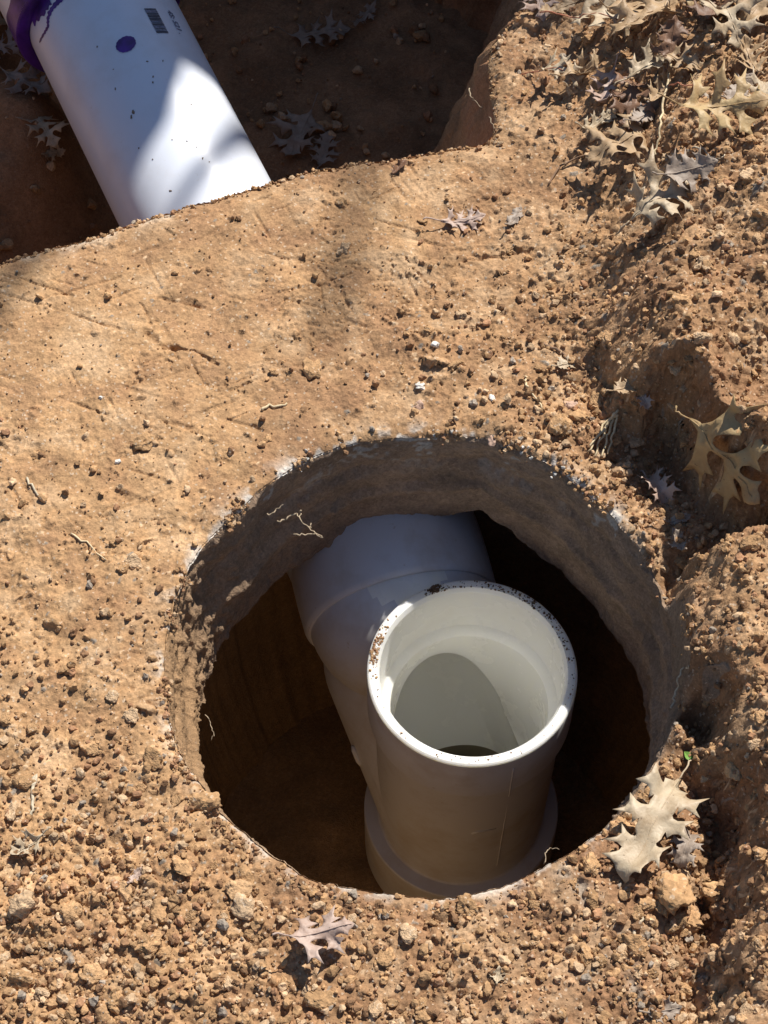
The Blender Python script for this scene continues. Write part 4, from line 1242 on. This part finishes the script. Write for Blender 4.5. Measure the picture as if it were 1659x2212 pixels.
red_st = flat_mat('red_stalk', (0.42, 0.16, 0.09), 0.5, 0.2, 300)
LV = [  # px, py, length, heading, colour, label, options
    (1164, 14, 85, -80, 'pink', 'small pale leaf at the top edge, point hanging towards the trench corner', dict(fold=.4, bend=-.9)),
    (1305, 68, 125, -22, 'cream', 'cream oak leaf with red stalk pointing left near the top of the picture', dict(bend=-1.3, fold=.3, stalk=.5, stalk_mat=red_st, wide=.36)),
    (1412, 40, 175, 8, 'tan', 'large ragged tan oak leaf lying near the top right', dict(bend=.6, wide=.34)),
    (1392, 84, 160, 212, 'tan', 'curled tan leaf tucked below the large ragged leaf', dict(bend=-1.2, fold=.7, wide=.3, twist=1.2)),
    (1545, 18, 130, 250, 'brown', 'dark red brown leaf standing at the top edge', dict(bend=.8, fold=.5, cut=.2, wide=.36)),
    (1573, 66, 120, 285, 'cream', 'bright curled cream leaf below the dark red brown leaf', dict(bend=-1.4, fold=.6)),
    (1640, 24, 130, 240, 'tan', 'pale brown leaf in the top right corner', dict(bend=-.8, cut=.16)),
    (1500, 6, 100, 20, 'yellow', 'yellowish leaf cut by the top edge left of the corner leaf', dict(bend=-.6)),
    (1445, 118, 80, 80, 'brown', 'broad brown leaf standing behind rubble under the tan leaves', dict(bend=.5, cut=.25, wide=.4, tilt=(35, 0))),
    (1210, 180, 90, -28, 'cream', 'small pale leaf with long red stalk beside the trench corner', dict(bend=-1.2, fold=.5, stalk=.7, stalk_mat=red_st, wide=.3)),
    (1265, 158, 105, 28, 'tan', 'narrow rolled tan leaf right of the small red stalked leaf', dict(bend=.5, fold=1.2, wide=.2)),
    (1406, 174, 105, 30, 'cream', 'pale folded leaf lying like a strip among the litter', dict(bend=-.4, fold=1.1, wide=.2, cut=.12)),
    (1310, 205, 95, 250, 'pink', 'thin clawed leaf with narrow curling lobes', dict(bend=1.2, fold=.6, wide=.34, cut=.05)),
    (1362, 240, 130, 265, 'brown', 'drooping brown leaf in the middle of the litter', dict(bend=-1.0, fold=.7, wide=.3)),
    (1430, 205, 90, 55, 'tan', 'rolled brown strip of leaf under the long stem', dict(bend=.5, fold=1.3, wide=.18, cut=.12)),
    (1555, 277, 160, 3, 'yellow', 'bright yellow oak leaf with spread lobes near the right edge', dict(bend=.5, fold=.15, wide=.38, lift=.02, tilt=(12, 0))),
    (1335, 345, 135, 205, 'tan', 'tan oak leaf with hooked lobes below the litter pile', dict(bend=-.9, fold=.3, wide=.46)),
    (1292, 272, 80, 35, 'cream', 'small narrow leaf curled above the hooked tan leaf', dict(bend=.9, fold=1.0, wide=.18)),
    (1395, 268, 80, 40, 'grey', 'grey purple leaf scrap beneath the drooping brown leaf', dict(bend=.4, cut=.2, wide=.25)),
    (1595, 205, 80, 50, 'grey', 'grey leaf above the bright yellow leaf', dict(bend=.6, cut=.2, wide=.25)),
    (1484, 398, 98, 15, 'grey', 'broad grey brown leaf standing over its own dark shadow', dict(bend=.7, cut=.22, wide=.4, tilt=(25, 0), lift=.01)),
    (1425, 478, 150, 25, 'cream', 'pale twisted oak leaf above the dark ledge shadow', dict(bend=-1.1, fold=.4, wide=.36, lift=.01)),
    (1112, 474, 50, 60, 'grey', 'small grey leaf scrap lying on the clay bridge', dict(bend=.4, cut=.22, wide=.2, lobes=2)),
    (1000, 483, 90, 10, 'pink', 'thin dried leaf on the clay bridge with its stalk hanging down', dict(bend=.8, wide=.3, stalk=.4)),
    (1590, 985, 215, 300, 'yellow', 'deeply cut amber oak leaf lying in the shade under the ledge', dict(bend=.12, fold=.05, wide=.50, cut=.055, twist=.05, stalk=.15, lift=.03, lobes=2, zoff=0.009, droop=.3)),
    (1405, 1800, 250, 240, 'cream', 'large cream oak leaf hanging over the right lip of the bore', dict(bend=-.7, fold=.5, wide=.27, cut=.12, lift=.006, twist=1.2, lobes=3, droop=1.5)),
    (1478, 1838, 95, 250, 'grey', 'crumpled grey leaf beside the large cream leaf', dict(bend=-1.4, fold=.8, cut=.18, wide=.3)),
    (697, 2035, 125, 12, 'pink', 'pinkish oak leaf lying below the bore in front', dict(bend=.5, fold=-.25, wide=.44, lobes=2, cut=.11, stalk=.3, lift=.006, twist=.1)),
    (1418, 1068, 85, 300, 'pink', 'curled pink brown leaf right of the bore', dict(bend=-1.5, fold=.7, cut=.2, wide=.3)),
    (1467, 1125, 50, 20, 'grey', 'narrow grey leaf scrap below the amber leaf', dict(bend=.6, cut=.2, wide=.2, lobes=2)),
    (1462, 1175, 60, 110, 'grey', 'rolled grey leaf at the right lip of the bore', dict(bend=1.4, fold=.8, cut=.2, wide=.3, lobes=2)),
    (1224, 790, 45, 20, 'cream', 'small white triangular leaf scrap above the bore', dict(bend=.6, fold=.3, cut=.25, wide=.4, lobes=2)),
    (295, 1896, 40, 60, 'pink', 'tiny whitish leaf flake at the lower left', dict(bend=.8, cut=.22, wide=.3, lobes=2)),
    (60, 1832, 75, 215, 'cream', 'thin forked leaf scrap near the left edge', dict(bend=1.0, fold=.6, wide=.34, cut=.05, lobes=2)),
    (1075, 2110, 40, 80, 'cream', 'fluffy white leaf crumb near the bottom', dict(bend=1.6, fold=.9, cut=.2, wide=.4, lobes=2)),
    (1432, 2188, 70, 10, 'grey', 'grey leaf by the end of the ash streak at the bottom', dict(bend=.7, cut=.15, wide=.3, lobes=2)),
    (862, 366, 45, 55, 'brown', 'dark rolled leaf on the brink of the trench', dict(bend=.5, fold=1.3, cut=.2, wide=.2, lobes=2, stalk=0)),
    (1350, 860, 60, 20, 'tan', 'tan leaf piece below the ledge left of the amber leaf', dict(bend=.5, fold=.3, cut=.25, wide=.3, lobes=2)),
    (1385, 890, 45, 300, 'pink', 'pink curled scrap beside the straw bundle', dict(bend=-1.3, fold=.6, cut=.2, wide=.35, lobes=2)),
    (1205, 24, 70, 200, 'tan', 'tan leaf half buried at the top beside the trench', dict(bend=.6, cut=.15, wide=.3)),
    (1475, 150, 80, 330, 'tan', 'brown tipped leaf between the broad brown leaf and the long stem', dict(bend=-.8, fold=.6, wide=.3)),
    (1620, 130, 90, 100, 'tan', 'upright tan leaf near the right edge above the grey leaf', dict(bend=.9, fold=.6, wide=.3)),
    (1640, 215, 70, 250, 'cream', 'pale leaf cut by the right edge above the yellow leaf', dict(bend=-.6, fold=.4, cut=.15)),
]
for k, (x_, y_, L_, a_, mt, lb, kw) in enumerate(LV):
    leaf(x_, y_, L_, a_, mt, lb, 700 + k * 3, **kw)
TF = lambda x, y: trench_floor(x, y) + 0.004
for k, (x_, y_, L_, a_, mt, lb, kw) in enumerate([
        (105, 310, 95, 300, 'cream', 'white leaf catching light on the slumped soil left of the pipe', dict(bend=-.8, fold=.3)),
        (118, 345, 50, 10, 'tan', 'small tan leaf just below the white leaf beside the pipe', dict(bend=.5, cut=.2, wide=.3)),
        (690, 78, 120, 10, 'grey', 'dim long leaf on the trench floor right of the pipe', dict(bend=.3, wide=.3)),
        (648, 300, 130, 250, 'grey', 'dim broad leaf on the trench floor close behind the clay bridge', dict(bend=.3, wide=.4, cut=.12)),
        (700, 330, 90, 80, 'grey', 'dim leaf half hidden by the clay bridge', dict(bend=.3, wide=.3, cut=.1)),
        (60, 185, 110, 330, 'grey', 'dim leaf in the trench left of the pipe', dict(bend=.4, wide=.4)),
        (18, 60, 90, 60, 'tan', 'sunlit tan leaf in the top left corner', dict(bend=.6)),
        (15, 125, 90, 20, 'pink', 'pale leaf below the sunlit tan leaf in the left corner', dict(bend=.5)),
        (2, 20, 90, 110, 'cream', 'cream leaf at the very top left corner', dict(bend=.6)),
        (790, 40, 80, 240, 'grey', 'dim thin leaf against the shaded trench side', dict(bend=.6, wide=.2))]):
    leaf(x_, y_, L_, a_, mt, lb, 900 + k * 3, floor=TF, **kw)

# ------------------------------------------------------------------ straws, twigs, roots
def stem(name, pts, w, mat, label, cat, lift=0.0012, taper=0.6, wob=0.0006, zs=None, seed=0):
    rg = np.random.default_rng(seed + len(pts))
    P = []
    n = len(pts)
    for i in range(n - 1):
        for k in range(5):
            t = k / 5
            P.append((pts[i][0] + (pts[i + 1][0] - pts[i][0]) * t, pts[i][1] + (pts[i + 1][1] - pts[i][1]) * t))
    P.append(pts[-1])
    Q = []
    for i, (x, y) in enumerate(P):
        if zs is None: p = hit(x, y)
        else:
            zt = np.interp(i / (len(P) - 1), np.linspace(0, 1, len(zs)), zs); p = pg(x, y, float(zt))
        Q.append(p + Vector((rg.normal() * wob, rg.normal() * wob, lift)))
    if zs is None:
        z = np.array([q.z for q in Q]); zl = np.linspace(z[0], z[-1], len(z))
        z2 = np.maximum(zl * 0.5 + z * 0.5, z)
        for q, zz in zip(Q, z2): q.z = float(zz)
    c = Q[0].copy()
    o = tube(name, [q - c for q in Q], w, w * taper, mat, seg=7)
    o.location = c
    return tag(o, label, cat)
stem('straw', [(562, 884), (590, 882), (620, 876)], 0.0010, M_STRAW, 'short pale straw lying on the clay above the bore', 'straw')
stem('twig', [(1135, 815), (1140, 840), (1160, 865), (1175, 890)], 0.0008, M_STRAW, 'bent pale twig on the loose soil above the bore', 'twig')
stem('twig', [(1165, 740), (1200, 758), (1240, 782), (1262, 800)], 0.0011, M_TWIG, 'thin brown twig crossing above the white leaf scrap', 'twig')
for k, (a_, b_) in enumerate([((1330, 898), (1268, 985)), ((1328, 900), (1285, 992)), ((1325, 902), (1300, 995)), ((1332, 900), (1312, 990)), ((1327, 905), (1276, 975))]):
    stem('straw', [a_, ((a_[0] + b_[0]) / 2 + k * 1.5 - 3, (a_[1] + b_[1]) / 2), b_], 0.0009, M_STRAW,
         ['longest left straw of the fanned bundle right of the bore', 'second straw from the left in the fanned bundle', 'middle straw of the fanned bundle', 'rightmost straw of the fanned bundle', 'topmost slanting straw across the fanned bundle'][k], 'straw', lift=0.003 + 0.0008 * k, seed=k)
stem('stem', [(1447, 150), (1440, 190), (1432, 240), (1425, 290), (1415, 340), (1402, 368), (1412, 385)], 0.0009, M_STRAW, 'long pale stem running down through the leaf litter', 'stem', lift=0.006)
stem('stem', [(1437, 201), (1470, 203), (1498, 205)], 0.0006, red_st, 'thin red leaf stalk crossing the long pale stem', 'stem', lift=0.008)
stem('root', [(1495, 325), (1520, 330), (1532, 345), (1555, 350), (1562, 342)], 0.0006, M_ROOT, 'wiry pale rootlet under the bright yellow leaf', 'root', lift=0.003)
stem('straw', [(1365, 2022), (1380, 1998), (1388, 1985)], 0.0010, M_ROOT, 'short pale straw right of the grey ash streak', 'straw')
stem('root', [(70, 1700), (78, 1680), (72, 1740), (66, 1762)], 0.0012, M_ROOT, 'pale root piece near the left edge', 'root')
stem('root', [(1450, 1530), (1462, 1500), (1470, 1455), (1488, 1440)], 0.0007, M_ROOT, 'pale rootlet on the soil at the right lip of the bore', 'root')
stem('stem', [(1180, 400), (1220, 360), (1300, 320)], 0.0008, M_TWIG, 'brown twig among crumbs left of the hooked tan leaf', 'stem')
stem('root', [(55, 1030), (75, 1060), (100, 1090)], 0.0008, M_ROOT, 'pale root thread on the ochre clay at the left edge', 'root')
stem('straw', [(150, 1150), (200, 1185), (230, 1215)], 0.0006, M_STRAW, 'thin straw on the ochre clay left of the bore', 'straw')
# roots in the walls
def wall_root(name, pts, z0, w, label, seed):
    r = empty(name, pg(pts[0][0][0], pts[0][0][1], z0), label, 'root')
    rg = np.random.default_rng(seed)
    for br in pts:
        Q = []
        for i in range(len(br) - 1):
            for k in range(4):
                t = k / 4
                Q.append(pg(br[i][0] + (br[i + 1][0] - br[i][0]) * t + rg.normal() * 2.0, br[i][1] + (br[i + 1][1] - br[i][1]) * t + rg.normal() * 1.5, z0 + rg.normal() * 0.0008))
        Q.append(pg(br[-1][0], br[-1][1], z0))
        o = tube('rootlet', Q, w * 0.6, w * 0.25, M_DROOT, seg=6); under(o, r)
    return r
wall_root('root', [[(600, 1128), (620, 1120), (640, 1108), (650, 1122), (668, 1140), (690, 1158), (698, 1162)], [(650, 1104), (648, 1118)], [(636, 1154), (660, 1156), (680, 1152), (697, 1160)], [(668, 1142), (672, 1130)]], -0.030, 0.0010, 'branched pale root hanging in the upper left of the bore', 5)
wall_root('root', [[(585, 1110), (598, 1098), (612, 1090)], [(580, 1112), (588, 1108)]], -0.016, 0.0008, 'small pale root end above the branched root', 6)
wall_root('root', [[(1014, 190), (1018, 212), (1030, 222), (1042, 232)]], -0.02, 0.0009, 'pale kinked root sticking out of the trench side', 7)
wall_root('root', [[(1060, 255), (1064, 272), (1075, 285)]], -0.004, 0.0006, 'hair root curling at the trench corner', 8)
wall_root('root', [[(1176, 1866), (1180, 1838), (1190, 1832), (1208, 1835)]], -0.012, 0.0006, 'thin bent rootlet sticking over the front lip of the bore', 9)
wall_root('root', [[(445, 1545), (455, 1560), (462, 1585), (456, 1600)]], -0.04, 0.0005, 'fine root hanging from the left wall of the bore', 10)
# clinging crumbs on the left wall, green shoot
sh = empty('seedling', hit(1500, 1648), 'tiny bright green shoot on the soil right of the bore', 'plant')
for k, (dx, dy, dz, a) in enumerate(((0.0, 0, .002, 0.2), (0.004, 0.001, .003, 0.8), (-0.003, 0.002, .002, 2.4))):
    vs = []; fs = []
    for i in range(7):
        t = i / 6; w = 0.0022 * math.sin(math.pi * (t * 0.92 + 0.06))
        ax = Vector((math.cos(a), math.sin(a), 0.35)); sd = Vector((-math.sin(a), math.cos(a), 0))
        p = ax * 0.006 * t + Vector((dx * .4, dy * .4, dz))
        vs += [tuple(p - sd * w), tuple(p + Vector((0, 0, -w * .4))), tuple(p + sd * w)]
    for i in range(6):
        for j in range(2): fs.append((3 * i + j, 3 * i + j + 1, 3 * i + j + 4, 3 * i + j + 3))
    me = bpy.data.meshes.new('leaflet'); me.from_pydata(vs, [], fs); me.materials.append(M_GREEN); me.update()
    o = bpy.data.objects.new('leaflet', me); COL.objects.link(o); o.parent = sh

# ------------------------------------------------------------------ the bare oak above (out of the picture; its limbs shade the trench)
tree = empty('oak_tree', (2.6, 3.2, 0), 'bare oak tree with low limbs reaching over the trench', 'tree')
trunk_pts = [Vector((2.6, 3.2, -0.05)), Vector((2.58, 3.18, 0.5)), Vector((2.5, 3.1, 1.3)), Vector((2.45, 3.12, 2.4)), Vector((2.5, 3.2, 4.0)), Vector((2.4, 3.3, 6.0))]
def curve_tube(name, pts, radii, seg=14):
    P = []; R = []
    n = len(pts)
    for i in range(n - 1):
        p0 = pts[max(i - 1, 0)]; p1 = pts[i]; p2 = pts[i + 1]; p3 = pts[min(i + 2, n - 1)]
        for k in range(6):
            t = k / 6
            P.append(0.5 * ((2 * p1) + (p2 - p0) * t + (2 * p0 - 5 * p1 + 4 * p2 - p3) * t * t + (3 * p1 - p0 - 3 * p2 + p3) * t ** 3))
            R.append(radii[i] + (radii[i + 1] - radii[i]) * t)
    P.append(pts[-1]); R.append(radii[-1])
    o = lathe_sweep(P, R, seg, M_BARK, name)
    bm_ = bmesh.new(); bm_.from_mesh(o.data); bmesh.ops.holes_fill(bm_, edges=[e for e in bm_.edges if e.is_boundary]); bm_.to_mesh(o.data); bm_.free()
    return under(o, tree)
curve_tube('trunk', trunk_pts, [0.24, 0.19, 0.16, 0.14, 0.11, 0.06], 20)
def over(px, py, z, dist): return pg(px, py, z) + sun_dir * dist
LIMBS = [
    # (pixel path of the shade it throws, level, distance up the sun ray, radii)
    ([(420, -330), (270, -190), (165, -40), (120, 110), (140, 250), (165, 350), (175, 420)], -0.07, 1.9, [.085, .085, .085, .085, .08, .06, .012]),
    ([(900, -420), (640, -190), (480, -60), (350, -10), (200, -30)], -0.05, 2.0, [.09, .08, .060, .052, .05]),
    ([(820, -60), (600, 130), (480, 285), (420, 355), (372, 425)], -0.05, 2.3, [.026, .012, .0065, .006, .004]),
    ([(700, -250), (800, 0), (800, 250), (770, 480), (735, 620), (700, 760)], 0, 4.0, [.016, .014, .008, .007, .008, .003]),
    ([(620, -280), (300, 100), (120, 460), (0, 620), (-80, 760)], 0, 4.0, [.014, .012, .011, .011, .009]),
]
for k, (pth, z, dist, rad) in enumerate(LIMBS):
    pts = [over(x, y, z, dist) for x, y in pth]
    tz = [1.3, 1.6, 2.0, 3.4, 3.8][k]
    root_p = Vector((2.5, 3.12, tz))
    mid = (root_p + pts[0]) * 0.5 + Vector((0, 0, 0.15))
    curve_tube('limb', [root_p, mid] + pts, [rad[0] * 1.25, rad[0] * 1.1] + rad)
